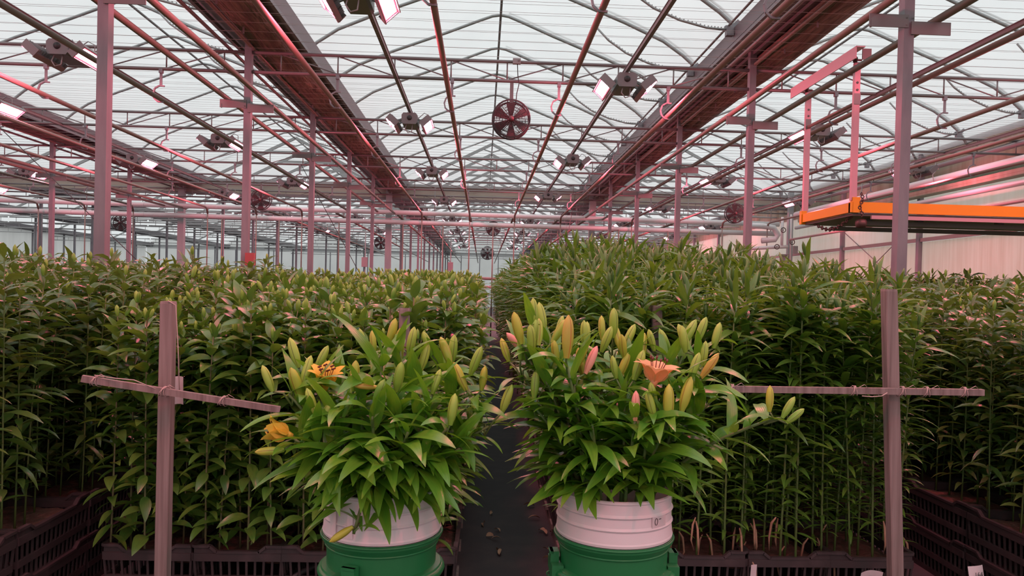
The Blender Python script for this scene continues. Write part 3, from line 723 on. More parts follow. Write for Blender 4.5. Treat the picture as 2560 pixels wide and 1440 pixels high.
o = card('paper_tag', at(443, 978, 3.255), .045, .12, 'crumpled white paper tag hanging behind the left corner stake', .5, .2, .1)
o = card('crate_tag', at(2440, 1437, 3.1), .080, .075, 'white tag reading 164 on the crates at the lower right', -.12, .3, -.2, '164')
o = card('crate_tag', at(1884, 1428, 3.35), .03, .06, 'small blank white tag near the bottom right of the right bucket', .1, .2, .1)
o = card('crate_tag', at(2180, 1440, 3.2), .10, .03, 'folded white tag edge at the foot of the right corner stake', .2, 0, .3)

# ------------------------------------------------------------------ crates
def crate_mesh():
    q = MB(); w, l, h = .39, .59, .23; wl, ll = w*.90, l*.92
    for (dx, dy, nx) in ((0, -1, 10), (0, 1, 10), (-1, 0, 15), (1, 0, 15)):
        L_ = w if dx == 0 else l
        def P3(u, z):
            k = .93+.07*z/h
            return ((u*w*k, dy*l*.5*k, z) if dx == 0 else (dx*w*.5*k, u*l*k, z))
        for (z0, z1, o) in ((0, .03, .010), (.095, .125, .016), (.195, .23, .018)):
            a, c = P3(-.5, (z0+z1)/2), P3(.5, (z0+z1)/2)
            q.bar(a, c, o, z1-z0)
        for k in range(nx+1):
            u = -.5+k/nx; q.bar(P3(u, .0), P3(u, .2), .010, .007 if dx == 0 else .007, (dx, dy, 0))
    q.box((0, 0, .01), (w*.9, l*.92, .012))
    body = q.mesh('crate_body', MT['crate'])
    r_ = MB(); pts = []
    for (a, b_) in ((-1, -1), (1, -1), (1, 1), (-1, 1)):
        pass
    zc, zl = .262, .236
    loop = []
    for (x, y, z) in ((-.5, -.5, zc), (-.32, -.5, zc), (-.24, -.5, zl), (.24, -.5, zl), (.32, -.5, zc), (.5, -.5, zc), (.5, -.36, zc), (.5, -.3, zl), (.5, .3, zl), (.5, .36, zc),
                      (.5, .5, zc), (.32, .5, zc), (.24, .5, zl), (-.24, .5, zl), (-.32, .5, zc), (-.5, .5, zc), (-.5, .36, zc), (-.5, .3, zl), (-.5, -.3, zl), (-.5, -.36, zc)):
        loop.append(Vector((x*w, y*l, z)))
    n = len(loop)
    for i in range(n): r_.bar(loop[i], loop[(i+1) % n]+(loop[(i+1) % n]-loop[i])*.02, .020, .012)
    for i in range(n):
        a, c = loop[i], loop[(i+1) % n]; r_.add([a, c, (c.x, c.y, .2), (a.x, a.y, .2)], [(0, 1, 2, 3)], smooth=False)
    rim = r_.mesh('crate_rim', MT['crate'])
    s = MB(); n1, n2 = 6, 8; rr = random.Random(3)
    vs = [(w*.92*(i/n1-.5), l*.94*(j/n2-.5), .19+rr.uniform(-.012, .014)) for j in range(n2+1) for i in range(n1+1)]
    fs = [(j*(n1+1)+i, j*(n1+1)+i+1, (j+1)*(n1+1)+i+1, (j+1)*(n1+1)+i) for j in range(n2) for i in range(n1)]
    s.add(vs, fs); soil = s.mesh('soil', MT['soil'])
    return body, rim, soil
CB, CRI, CSO = crate_mesh()
def crate(x, y, z, label, group, rz=0, soil=True):
    t = thing('plant_crate', label, 'crate', (x, y, z), group, rz); obj('crate_body', CB, t); obj('crate_rim', CRI, t)
    if soil: obj('soil', CSO, t)
def crates(x0, nx, y0, ny, zs, group, side):
    for j in range(ny):
        for i in range(nx):
            for k, z in enumerate(zs):
                pos = f'{ORD[i]} from the aisle' if nx > 1 else 'along the gap'
                crate(x0+.395*i*side, y0+.6*j, z, f'black slotted crate, {group}, {ORD[j]} row back, {ORD[i]} from the aisle'+('' if len(zs) == 1 else (', upper layer' if k else ', lower layer')), 'crates of the '+group, R.uniform(-.02, .02), k == len(zs)-1)
for xx, nm in ((-.88, 'left'), (1.25, 'right')):
    b = MB()
    for k in range(5): b.box((xx-.72+.36*k, 5.0, .05), (.10, 3.1, .10))
    for k in range(8): b.box((xx, 3.5+.42*k, .09), (1.58, .12, .03))
    tag(b.build('bed_pallet', MT['wood']), 'low timber pallet under the crates of the '+nm+' bed', 'pallet')
crates(-.29, 4, 3.76, 5, (.106,), 'left bed', -1)
crates(.66, 4, 3.76, 5, (.106,), 'right bed', 1)
crates(-2.16, 3, 3.0, 5, (0, .215), 'far left bed', -1)
crates(2.78, 3, 3.0, 5, (0, .215), 'far right bed', 1)
b = MB(); b.tube([(-1.2, 3.25, .03), (-.8, 3.5, .24), (-.3, 4.2, .30), (-.1, 4.8, .3)], .014, 6)
tag(b.build('drip_hose', MT['black']), 'black irrigation hose lying over the front crates of the left bed', 'hose')
b = MB(); b.tube([(.95, 3.3, .05), (1.3, 3.5, .22), (1.2, 4.2, .28)], .014, 6)
tag(b.build('drip_hose', MT['black']), 'black irrigation hose lying over the front crates of the right bed', 'hose')

# ------------------------------------------------------------------ leaf, bud and flower shapes
def leaf_shape(Ln, Wd, a0, droop, fold=.25, nseg=7, twist=0.0, waist=.55):
    vs, uv, fs = [], [], []; x = z = 0.0
    for i in range(nseg+1):
        t = i/nseg; a = a0-droop*t**1.25
        if i: x += Ln/nseg*math.cos(pa); z += Ln/nseg*math.sin(pa)
        pa = a
        w = Wd*.5*max(.04, (min(1, t/.42)**waist)*(max(0, 1-t)**.72)*1.55 if t > 0 else .12)
        w = min(w, Wd*.5)
        nx, nz = -math.sin(a), math.cos(a); tw = twist*t
        for s in (-1, 0, 1):
            up = abs(s)*fold*w
            yy = s*w*math.cos(tw); zz = up+s*w*math.sin(tw)
            vs.append((x+nx*zz, yy, z+nz*zz)); uv.append((.5+.5*s, t))
    for i in range(nseg):
        for k in range(2): fs.append((3*i+k, 3*i+k+1, 3*i+k+4, 3*i+k+3))
    return vs, fs, uv
def leaf_set(kind, Ln, Wd, nseg=7, n=3):
    """leaf meshes by pose: up, arch, out, droop, hang"""
    rr = random.Random(hash(kind) % 1000 if False else len(kind)*17+int(Ln*1000)); out = {}
    poses = dict(up=(1.15, .68), arch=(.68, 1.3), out=(.32, .95), droop=(-.02, .85), hang=(-.5, .7))
    for p, (a0, dr) in poses.items():
        L_ = []
        for k in range(n):
            vs, fs, uv = leaf_shape(Ln*rr.uniform(.88, 1.12), Wd*rr.uniform(.85, 1.12), a0+rr.uniform(-.18, .18), dr*rr.uniform(.75, 1.05), rr.uniform(.15, .4), nseg, rr.uniform(-.5, .5))
            L_.append((vs, fs, uv))
        out[p] = L_
    return out
def leaf_meshes(kind, shapes):
    return {p: [MB().add(vs, fs, uv).mesh('leaf', LEAF[kind]) for vs, fs, uv in L_] for p, L_ in shapes.items()}
SH = dict(broad=leaf_set('broad', .175, .066), narrow=leaf_set('narrow', .195, .034), dark=leaf_set('dark', .20, .050), fresh=leaf_set('fresh', .172, .038, 9, 4))
SHL = dict(broad=leaf_set('broad', .175, .066, 4), narrow=leaf_set('narrow', .195, .034, 4), dark=leaf_set('dark', .20, .050, 4))
LM = {k: leaf_meshes(k, s) for k, s in SH.items()}
def bud_shape(Ln, Wd, n=12, m_=9):
    vs, uv, fs = [], [], []
    for i in range(m_+1):
        t = i/m_; r_ = Wd*.5*max(.02, 1-abs((t-.50)/.52)**2.5)**.72
        if i == m_: r_ = Wd*.05
        if i == 0: r_ = Wd*.24
        for k in range(n+1):
            a = 2*PI*k/n; g = 1-.10*(0.5+.5*math.cos(3*a))**3
            vs.append((r_*g*math.cos(a), r_*g*math.sin(a), t*Ln)); uv.append((k/n, t))
    for i in range(m_):
        for k in range(n): fs.append((i*(n+1)+k, i*(n+1)+k+1, (i+1)*(n+1)+k+1, (i+1)*(n+1)+k))
    return vs, fs, uv
BS = dict(green=bud_shape(.062, .024, 9, 6), dark=bud_shape(.072, .019, 9, 6), lime=bud_shape(.080, .025), yellow=bud_shape(.088, .027), amber=bud_shape(.105, .030), pink=bud_shape(.085, .025))
BM = {k: MB().add(*s).mesh('bud', BUD[k]) for k, s in BS.items()}

def frame(p, az, tilt=0.0, roll_=0.0, s=1.0):
    return Matrix.Translation(p) @ Matrix.Rotation(az, 4, 'Z') @ Matrix.Rotation(-tilt, 4, 'Y') @ Matrix.Rotation(roll_, 4, 'X') @ Matrix.Scale(s, 4)
def upframe(p, d, spin=0.0, s=1.0):
    q = Vector(d).normalized().to_track_quat('Z', 'Y')
    return Matrix.Translation(p) @ q.to_matrix().to_4x4() @ Matrix.Rotation(spin, 4, 'Z') @ Matrix.Scale(s, 4)

def grow(rr, kind, H, style):
    """one lily stalk rooted at the origin: stem points, leaf placements (pose, variant, matrix), buds (kind, matrix), pedicels"""
    lean = Vector((rr.uniform(-1, 1), rr.uniform(-1, 1), 0))*style.get('lean', .05)*H
    def sp(t): return Vector((lean.x*t*t, lean.y*t*t, H*t))
    stem = [sp(i/6) for i in range(7)]; leaves = []; az = rr.uniform(0, 6.28)
    n = style['n']; t0 = style['t0']
    for i in range(n):
        f = i/(n-1); t = t0+(1-t0)*(f**style.get('pow', .9)); az += 2.4+rr.uniform(-.3, .3); p = sp(t)
        if f > .95: pose = rr.choice(['up', 'arch', 'arch'])
        elif f > .6: pose = rr.choice(['arch', 'arch', 'out', 'arch', 'out', 'droop'])
        elif f > .35: pose = rr.choice(['arch', 'out', 'out', 'droop'])
        else: pose = rr.choice(style.get('low', ['out', 'droop', 'droop', 'hang']))
        s = (style['s0']+(style['s1']-style['s0'])*min(1, f*1.3))*rr.uniform(.85, 1.12)
        if f > .94: s *= .75
        leaves.append((pose, rr.randrange(3), frame(p, az, rr.uniform(-.1, .2), rr.uniform(-.35, .35), s)))
    buds, peds = [], []; nb = rr.randint(*style['nb']); top = sp(1)
    for k in range(nb):
        a = 2*PI*k/max(1, nb)+rr.uniform(-.5, .5); o = rr.uniform(.15, .75) if nb > 1 else .1
        d = Vector((math.cos(a)*o, math.sin(a)*o, rr.uniform(.7, 1))).normalized(); l = rr.uniform(.02, .07)
        e = top+d*l+Vector((0, 0, rr.uniform(-.03, .035))); peds.append([top-Vector((0, 0, .03)), top+d*l*.4, e])
        d2 = (d+Vector((0, 0, rr.uniform(.1, .9)))).normalized()
        buds.append((style['bud'], upframe(e, d2, rr.uniform(0, 6), rr.uniform(.85, 1.15))))
    return stem, leaves, buds, peds
def stem_mb(stem, peds, r0, r1, n=6):
    q = MB(); N = len(stem); q.tube(stem, [r0+(r1-r0)*i/(N-1) for i in range(N)], n)
    for p in peds: q.tube(p, r1*.75, 5)
    return q
def add_shape(q, shape, M, mi):
    vs, fs, uv = shape; q.add([M @ Vector(v) for v in vs], fs, uv, mi)
STY = dict(
    broad=dict(n=54, t0=.10, s0=.86, s1=1.05, nb=(1, 2), bud='green', lean=.05, low=['droop', 'droop', 'hang', 'out']),
    narrow=dict(n=88, t0=.10, s0=.58, s1=1.12, nb=(1, 3), bud='dark', lean=.05, pow=.85, low=['out', 'droop', 'out']),
    dark=dict(n=50, t0=.12, s0=.75, s1=1.05, nb=(0, 1), bud='green', lean=.06))
# ---- plants of the four beds
class Variant: pass
VAR = {}
for kind in STY:
    VAR[kind] = []
    for v in range(7):
        rr = random.Random(100+v*13+len(kind)); g = Variant(); H = 1.0
        g.stem, g.leaves, g.buds, g.peds = grow(rr, kind, 1.25, STY[kind])
        sm = STEMD if kind == 'broad' else STEM
        g.stem_me = stem_mb(g.stem, g.peds,   .0062, .0030).mesh('stem', sm)
        q = MB()
        for pose, k, M in g.leaves: add_shape(q, SH[kind][pose][k], M, 0)
        g.fol = q.mesh('foliage', LEAF[kind])
        q = MB(); q2 = stem_mb(g.stem, g.peds,   .0062, .0030, 4); q.add(q2.v, q2.f, None, 1)
        for pose, k, M in g.leaves: add_shape(q, SHL[kind][pose][k], M, 0)
        for bk, M in g.buds: add_shape(q, bud_shape(.062, .024, 6, 4) if bk == 'green' else bud_shape(.072, .019, 6, 4), M, 2)
        g.all = bpy.data.objects.new('lily_source', q.mesh('lily_plant', [LEAF[kind], sm, BUD[STY[kind]['bud']]]))
        VAR[kind].append(g)
def plant(kind, v, x, y, z, rz, sc, label, group, detail, tilt=(0, 0)):
    g = VAR[kind][v]
    t = thing('lily_plant', label, 'lily', (x, y, z), group); t.rotation_euler = (tilt[0], tilt[1], rz); t.scale = (1, 1, 1) if sc is None else (min(1.05, sc), min(1.05, sc), sc)
    obj('stem', g.stem_me, t)
    if detail:
        for pose, k, M in g.leaves: obj('leaf', LM[kind][pose][k], t, M=M)
    else: stuff(obj('foliage', g.fol, t))
    for bk, M in g.buds: obj('bud', BM[bk], t, M=M)
def scatter_stuff(name, kind, pts, label):
    """pts: (x, y, z, rot, scale, variant) drawn as instances of whole stalks"""
    me = bpy.data.meshes.new(name); me.from_pydata([p[:3] for p in pts], [], [])
    for nm, ty, vals in (('rz', 'FLOAT_VECTOR', [c for p in pts for c in p[3]]), ('sc', 'FLOAT', [p[4] for p in pts]), ('vi', 'INT', [p[5] for p in pts])):
        a = me.attributes.new(nm, ty, 'POINT'); a.data.foreach_set('vector' if ty == 'FLOAT_VECTOR' else 'value', vals)
    o = obj(name, me); stuff(o); tag(o, label, 'lilies')
    ng = bpy.data.node_groups.new(name, 'GeometryNodeTree')
    ng.interface.new_socket('Geometry', in_out='INPUT', socket_type='NodeSocketGeometry'); ng.interface.new_socket('Geometry', in_out='OUTPUT', socket_type='NodeSocketGeometry')
    N, L = ng.nodes.new, ng.links.new
    gi, go, ip, jn = N('NodeGroupInput'), N('NodeGroupOutput'), N('GeometryNodeInstanceOnPoints'), N('GeometryNodeJoinGeometry')
    for g in VAR[kind]:
        oi = N('GeometryNodeObjectInfo'); oi.inputs['Object'].default_value = g.all; oi.inputs['As Instance'].default_value = True; L(oi.outputs['Geometry'], jn.inputs[0])
    def attr(nm, ty): q = N('GeometryNodeInputNamedAttribute'); q.data_type = ty; q.inputs['Name'].default_value = nm; return q.outputs['Attribute']
    er = N('FunctionNodeEulerToRotation'); L(attr('rz', 'FLOAT_VECTOR'), er.inputs[0])
    L(gi.outputs[0], ip.inputs['Points']); L(jn.outputs[0], ip.inputs['Instance']); ip.inputs['Pick Instance'].default_value = True
    L(attr('vi', 'INT'), ip.inputs['Instance Index']); L(er.outputs[0], ip.inputs['Rotation']); L(attr('sc', 'FLOAT'), ip.inputs['Scale']); L(ip.outputs[0], go.inputs[0])
    md = o.modifiers.new('scatter', 'NODES'); md.node_group = ng; return o
def ordw(n):
    if n < 20: return ORD[n]
    t = {2: 'twenty', 3: 'thirty', 4: 'forty', 5: 'fifty', 6: 'sixty'}[(n+1)//10]; u = (n+1) % 10
    return t+('th' if u == 0 else ' '+ORD[u-1]) if u else t[:-1]+'ieth'
def bed(name, kind, x0, x1, y0, y1, sp, zsoil, top, nfront, nsep, words, words_front, words_stuff, spfar=None):
    rr = random.Random(len(name)*31+int(x0*10)); pts = []
    y = y0; row = 0
    while y < y1:
        k = 0
        s = sp if (spfar is None or y < y0+4) else spfar
        x = x0+rr.uniform(0, s)
        while x < x1:
            px, py = x+rr.uniform(-.035, .035), y+rr.uniform(-.035, .035)
            pts.append((px, py, row, k)); k += 1; x += s*rr.uniform(.85, 1.15)
        y += s; row += 1
    pts.sort(key=lambda p: p[1]+.25*min(abs(p[0]-x0), abs(p[0]-x1)))
    rest = []; front = []
    for i, (px, py, row, k) in enumerate(pts):
        v = rr.randrange(7); zt = top(px, py)+rr.choice((-.09, -.05, -.02, 0, .02, .05, .11))+rr.uniform(-.03, .03); sc = (zt-zsoil-.04)/1.25
        if i < nfront: front.append((px, py, v, sc, i < nsep, f'{ordw(k)} {words_front} from the left, {ordw(row)} row back'))
        else: rest.append((px, py, zsoil, (rr.uniform(-.04, .04), rr.uniform(-.04, .04), rr.uniform(0, 6.28)), sc, v))
    for (px, py, v, sc, d, lab) in front: plant(kind, v, px, py, zsoil, rr.uniform(0, 6.28), sc, lab, words, d, (rr.uniform(-.04, .04), rr.uniform(-.04, .04)))
    scatter_stuff(name, kind, rest, words_stuff)
bed('left_bed_lilies', 'broad', -1.66, -.10, 3.50, 25.5, .125, .30, lambda x, y: 1.42+min(.30, .028*(y-3.4)), 100, 16, 'broad leaved lily stalk in the first rows of the left bed', 'broad leaved lily of the left bed', 'mass of budding lilies filling the left bed back to the cross pipes', .16)
bed('right_bed_lilies', 'narrow', .44, 2.08, 3.50, 25.5, .125, .30, lambda x, y: 1.55+min(.26, .11*max(0, y-3.7)), 100, 16, 'narrow leaved lily stalk in the first rows of the right bed', 'narrow leaved lily of the right bed', 'mass of tall budding lilies filling the right bed back to the cross pipes', .16)
bed('far_left_lilies', 'dark', -5.6, -1.98, 2.75, 20, .15, .41, lambda x, y: 1.52+min(.14, .035*(y-2.8)), 50, 10, 'dark lily stalk above the stacked crates at the left edge', 'dark lily of the leftmost bed', 'mass of dark lilies in the bed at the left edge', .20)
bed('far_right_lilies', 'dark', 2.62, 9.6, 2.75, 15, .16, .41, lambda x, y: 1.47+min(.30, .055*max(0, y-3.5)), 50, 10, 'dark lily stalk above the stacked crates at the right edge', 'dark lily of the rightmost bed', 'mass of lilies in the bed at the right edge reaching the cream wall', .21)

# ------------------------------------------------------------------ buckets
def bucket_white(x, y, z, label, sticker):
    t = thing('white_bucket', label, 'bucket', (x, y, z))
    q = MB(); q.lathe([(.0001, -.30), (.118, -.30), (.128, -.12), (.134, .0), (.146, .0), (.150, -.006), (.1515, .0), (.150, .004), (.1475, .03), (.149, .034), (.150, .038), (.1475, .042), (.1465, .062), (.148, .066), (.149, .07), (.1465, .074),
                                (.146, .098), (.150, .101), (.150, .106), (.146, .108), (.142, .106), (.139, .05), (.122, -.26), (.0001, -.27)], 56, crisp=True)
    for zz in (.036, .068): q.ring((0, 0, zz), .1485, .0028, 'Z', 56, 6)
    q.build('shell', MT['white'], t)
    if sticker:
        a = math.radians(-52); q = MB(); vs = []
        for i in range(5):
            for j in (0, 1): t_ = a+.17*(i/4-.5)*2; vs.append((.1505*math.cos(t_), .1505*math.sin(t_), .040+.028*j))
        q.add(vs, [(2*i, 2*i+2, 2*i+3, 2*i+1) for i in range(4)]); st = q.build('sticker', MT['paper'], t)
        q = MB(); pts = []
        for k in range(14):
            u = 2*PI*k/14; t_ = a-.085+.030*math.cos(u); pts.append((.1512*math.cos(t_), .1512*math.sin(t_), .055+.0085*math.sin(u)))
        q.tube(pts, .0007, 4, closed=True)
        q.tube([(.1512*math.cos(a-.02), .1512*math.sin(a-.02), .060), (.1512*math.cos(a+.03), .1512*math.sin(a+.03), .060)], .0008, 4); q.build('printed_mark', MT['ink'], st)
    else:
        for a, w in ((-2.35, .16), (-1.98, .10)):
            q = MB(); vs = []
            for i in range(5):
                for j in (0, 1): t_ = a+w*(i/4-.5); vs.append((.152*math.cos(t_), .152*math.sin(t_), .008+.062*j))
            q.add(vs, [(2*i, 2*i+2, 2*i+3, 2*i+1) for i in range(4)]); q.build('moulded_tab', MT['white'], t)
    return t
def bucket_green(x, y, label, clipa, z=.93):
    t = thing('green_bucket', label, 'bucket', (x, y, 0))
    q = MB(); q.lathe([(.0001, .005), (.112, .0), (.120, .2), (.135, .55), (.138, .80), (.138, .825), (.152, .828), (.1565, .838), (.152, .846), (.139, .848), (.1405, .900), (.1425, .903), (.1535, .918), (.1545, .926), (.150, .930), (.1475, .924), (.136, .90), (.128, .5), (.11, .03), (.0001, .03)], 56, crisp=True)
    q.ring((0, 0, .926), .1535, .0035, 'Z', 56, 6); q.ring((0, 0, .901), .1425, .003, 'Z', 56, 6)
    q.build('shell', MT['green'], t)
    q = MB(); q.ring((0, 0, .832), .152, .011, 'Z', 48, 8); q.build('collar', MT['green'], t)
    for a in clipa:
        q = MB(); M = Matrix.Rotation(a, 3, 'Z')
        q.box(M @ Vector((.155, 0, .845)), (.022, .036, .072), M); q.box(M @ Vector((.163, 0, .878)), (.010, .036, .006), M)
        for s in (-1, 1): q.box(M @ Vector((.150, s*.034, .838)), (.030, .026, .032), M)
        q.ring(M @ Vector((.167, 0, .818)), .006, .002, 'Y', 8, 4)
        q.build('clip', MT['green'], t)
    return t
BLx, BLy, BRx, BRy = -.245, 1.97, .357, 1.97
bucket_green(BLx, BLy, 'green plastic bucket under the left white bucket', (-1.95, 1.2)); bucket_white(BLx, BLy, .938, 'white bucket of cut lilies left of the aisle', False)
bucket_green(BRx, BRy, 'green plastic bucket under the right white bucket', (-.02, PI+.02)); bucket_white(BRx, BRy, .938, 'white bucket of cut lilies right of the aisle, with a sticker', True)

# ------------------------------------------------------------------ cut lilies in the buckets
def flower(t, P_, d, colour, sc=1.0, openness=1.0):
    """six recurved petals round a tuft of stamens; a part of its stem"""
    q = MB(); q.tube([(0, 0, 0), (0, 0, .02)], [.006, .012], 8); fl = q.build('flower', PETAL[colour], t); fl.matrix_local = upframe(P_, d, .3, sc)
    for k in range(6):
        a0 = 1.35-.1*openness; dr = 1.5*openness
        vs, fs, uv = leaf_shape(.088, .064 if k % 2 else .050, a0, dr, .15, 8, 0, .5)
        me = MB().add(vs, fs, uv).mesh('petal', PETAL[colour]); obj('petal', me, fl, M=Matrix.Rotation(k*PI/3, 4, 'Z') @ Matrix.Translation((.006, 0, .012)))
    q = MB()
    for k in range(6):
        a = k*PI/3+.3; e = Vector((math.cos(a)*.022, math.sin(a)*.022, .075)); q.tube([(0, 0, .02), e*.6, e], .0012, 4); q.tube([e+Vector((-.006, 0, 0)), e+Vector((.006, 0, .003))], .0028, 5)
    q.build('stamens', STAMEN, fl)
def cut_stem(tip, base, label, group, buds, seed, nleaf=26, leafz=0.0, lowhang=False, fl=None, sc=1.0, bulge=.03, tmin=.30):
    """a cut stalk: curved stem from the bucket to its tip, leaves each a part of their own"""
    rr = random.Random(seed); tip, base = Vector(tip), Vector(base)
    t = thing('cut_lily', label, 'lily', base, group); D = tip-base
    side = Vector((D.x, D.y, 0))
    inside = base.z < .8
    if inside:                                        # up through the bucket's mouth, then arching outward
        C = Vector((BLx if base.x < .05 else BRx, BLy, 0)); o = Vector((tip.x-C.x, tip.y-C.y, 0)); o = o*min(1, .100/max(o.length, 1e-4))
        base = C+o*.75+Vector((0, 0, .72)); t.location = base; rim = C+o+Vector((0, 0, 1.05))-base; D = tip-base; ur = .42; kn = rim+Vector((o.x*.35, o.y*.35, .5*max(.05, D.z-rim.z)))
        def sp(u):
            if u < ur: return rim*(u/ur)
            w = (u-ur)/(1-ur); return rim*(1-w)**2+kn*(2*w*(1-w))+D*w*w
        tmin = ur
    else:
        def sp(u): return D*u-side*(.35*math.sin(PI*u)*.5)+Vector((0, 0, bulge*math.sin(PI*u)))
    stem = [sp(i/8) for i in range(9)]; peds = []; az = rr.uniform(0, 6.28)
    for i in range(nleaf):
        f = i/(nleaf-1); u = tmin+(1-tmin)*f; az += 2.4+rr.uniform(-.35, .35); p = sp(u)
        if lowhang and f < .6: pose = rr.choice(['droop', 'hang', 'droop', 'out', 'arch'])
        elif f < .3: pose = rr.choice(['droop', 'out', 'hang', 'arch'])
        elif f < .7: pose = rr.choice(['arch', 'out', 'arch', 'droop'])
        else: pose = rr.choice(['arch', 'up', 'arch', 'out'])
        if inside and p.z+base.z < 1.13: pose = rr.choice(['arch', 'out', 'droop'] if lowhang else ['arch', 'out', 'out'])
        s = rr.uniform(.72, 1.08)*sc*(.75 if f > .9 else 1)
        M = frame(p, az, rr.uniform(-.15, .2), rr.uniform(-.4, .4), s)
        obj('leaf', LM['fresh'][pose][rr.randrange(4)], t, M=M)
    top = sp(1)
    for k, bdef in enumerate(buds):
        bk, off, d, bs = bdef
        e = top+Vector(off); peds.append([top-D.normalized()*.03, top+Vector(off)*.35, e]); obj('bud', BM[bk], t, M=upframe(e, d, rr.uniform(0, 6), bs))
    if fl: flower(t, top+Vector(fl[1]), fl[2], fl[0], fl[3], fl[4]); peds.append([top-D.normalized()*.03, top+Vector(fl[1])])
    obj('stem', stem_mb(stem, peds, .0062, .0036).mesh('stem', STEM), t)
    return t
def cluster(rr, kinds, n, spread=.035):
    out = []
    for k in range(n):
        a = 2*PI*k/max(1, n)+rr.uniform(-.6, .6); o = spread*rr.uniform(.5, 1.1) if n > 1 else .005
        off = (math.cos(a)*o, math.sin(a)*o, rr.uniform(.005, .045)); d = (math.cos(a)*rr.uniform(.05, .55), math.sin(a)*rr.uniform(.05, .5), 1)
        out.append((rr.choice(kinds), off, d, rr.uniform(.72, 1.02)))
    return out
rr = random.Random(21)
GL, GR = 'cut lilies in the left bucket', 'cut lilies in the right bucket'
left = [  # tip pixel, distance, bud kinds, count
    (762, 940, 1.93, ['lime', 'yellow'], 2), (722, 985, 1.86, ['lime'], 2), (850, 960, 2.0, ['green', 'lime'], 2), (940, 900, 2.06, ['lime', 'yellow'], 3), (1000, 915, 2.08, ['lime', 'yellow'], 3),
    (1045, 950, 1.98, ['lime'], 1), (1105, 920, 2.08, ['lime'], 3), (1150, 945, 2.0, ['lime', 'yellow'], 2), (1185, 995, 1.95, ['yellow', 'lime'], 2), (1222, 1065, 1.9, ['lime'], 2),
    (986, 1000, 1.84, ['lime'], 1), (826, 1050, 1.8, ['lime', 'green'], 2), (880, 985, 1.84, ['yellow'], 1), (1075, 1010, 1.84, ['lime'], 1), (930, 1040, 1.78, ['green'], 1), (1020, 1080, 1.76, ['green'], 0),
    (1120, 1070, 1.80, ['lime'], 1), (795, 1110, 1.80, ['lime'], 1), (1000, 870, 1.96, ['green'], 0), (955, 890, 1.9, ['green'], 0), (1060, 1150, 1.76, ['green'], 0), (880, 1150, 1.77, ['green'], 0), (1150, 1120, 1.85, ['green'], 0), (960, 1170, 1.74, ['green'], 0)]
def ranked(L_, side):
    o = sorted(range(len(L_)), key=lambda i: L_[i][0]); out = [None]*len(L_)
    for r_, i in enumerate(o):
        n = L_[i][4]; out[i] = f'{ORD[r_] if r_ < 20 else "rightmost but "+["three", "two", "one", "none"][r_-20]} plain cut lily from the left in the {side} bucket, '+('leaves only' if n == 0 else 'one bud' if n == 1 else f'{n} buds')
    return out
LL = ranked(left, 'left')
for k, (px, py, Y, kinds, n) in enumerate(left):
    tip = at(px, py, Y); a = rr.uniform(0, 6.28); r_ = rr.uniform(.02, .09); base = Vector((BLx+r_*math.cos(a)+.25*(tip.x-BLx)*.4, BLy+r_*math.sin(a), .72))
    cut_stem(tip, base, LL[k], GL, cluster(rr, kinds, n), 300+k, 25, 0, True, tmin=.58)
cut_stem(at(815, 985, 1.9), (BLx-.05, BLy, .72), 'cut lily in the left bucket with a half open golden flower on top', GL, [('yellow', (-.05, -.02, -.02), (-.3, -.3, 1), 1.1)], 351, 22, 0, True, ('yellow', (.0, -.01, .01), (.1, -.3, 1), .8, .75))
cut_stem(at(738, 1100, 1.82), (BLx-.09, BLy-.02, .72), 'cut lily at the left edge of the left bucket, its yellow trumpet facing left', GL, [('yellow', (-.02, -.02, -.02), (-1, -.2, -.05), .75)], 352, 20, 0, True, ('yellow', (-.005, 0, .01), (-1, -.25, .35), .75, .35))
cut_stem(at(900, 965, 1.82), (BLx-.02, BLy-.05, .72), 'cut lily in the left bucket with one orange tipped bud pointing left', GL, [('amber', (.045, -.02, .0), (-1, -.2, .1), .55)], 353, 20, 0, True)
cut_stem(at(884, 1335, 1.775), (BLx-.0, BLy-.10, 1.06), 'limp lily shoot drooping over the rim of the left bucket', GL, [('yellow', (.0, -.01, .02), (-.8, -.2, -.5), .7)], 354, 10, 0, True, bulge=.07, tmin=.2, sc=.8)
right = [
    (1340, 900, 1.9, ['lime', 'yellow'], 4, 'with the tallest crown of buds at its left side'), (1372, 858, 2.0, ['lime'], 3, ''), (1300, 930, 1.95, ['yellow', 'lime'], 3, ''), (1475, 895, 2.0, ['lime'], 3, ''),
    (1530, 880, 2.05, ['lime', 'yellow'], 3, ''), (1568, 915, 1.98, ['yellow', 'lime'], 3, ''), (1668, 890, 2.02, ['lime'], 2, ''), (1705, 890, 2.05, ['lime'], 2, ''), (1745, 890, 1.98, ['lime', 'lime'], 3, ''),
    (1435, 950, 1.88, ['pink', 'yellow'], 2, ''), (1560, 985, 1.9, ['pink', 'lime'], 2, ''), (1500, 960, 1.95, ['yellow'], 2, ''), (1395, 960, 1.95, ['yellow', 'pink'], 2, ''), (1720, 960, 1.9, ['lime'], 1, ''), (1330, 1010, 1.9, ['lime'], 1, ''),
    (1620, 1050, 1.84, ['lime'], 0, ''), (1480, 1060, 1.82, ['lime'], 0, ''), (1780, 1000, 1.95, ['lime'], 0, '')]
RL = ranked(right, 'right')
for k, (px, py, Y, kinds, n, w) in enumerate(right):
    tip = at(px, py, Y); a = rr.uniform(0, 6.28); r_ = rr.uniform(.02, .09); base = Vector((BRx+r_*math.cos(a)+.4*(tip.x-BRx)*.5, BRy+r_*math.sin(a), .72))
    cut_stem(tip, base, RL[k], GR, cluster(rr, kinds, n, .042), 400+k, 24, 0, False, tmin=.48)
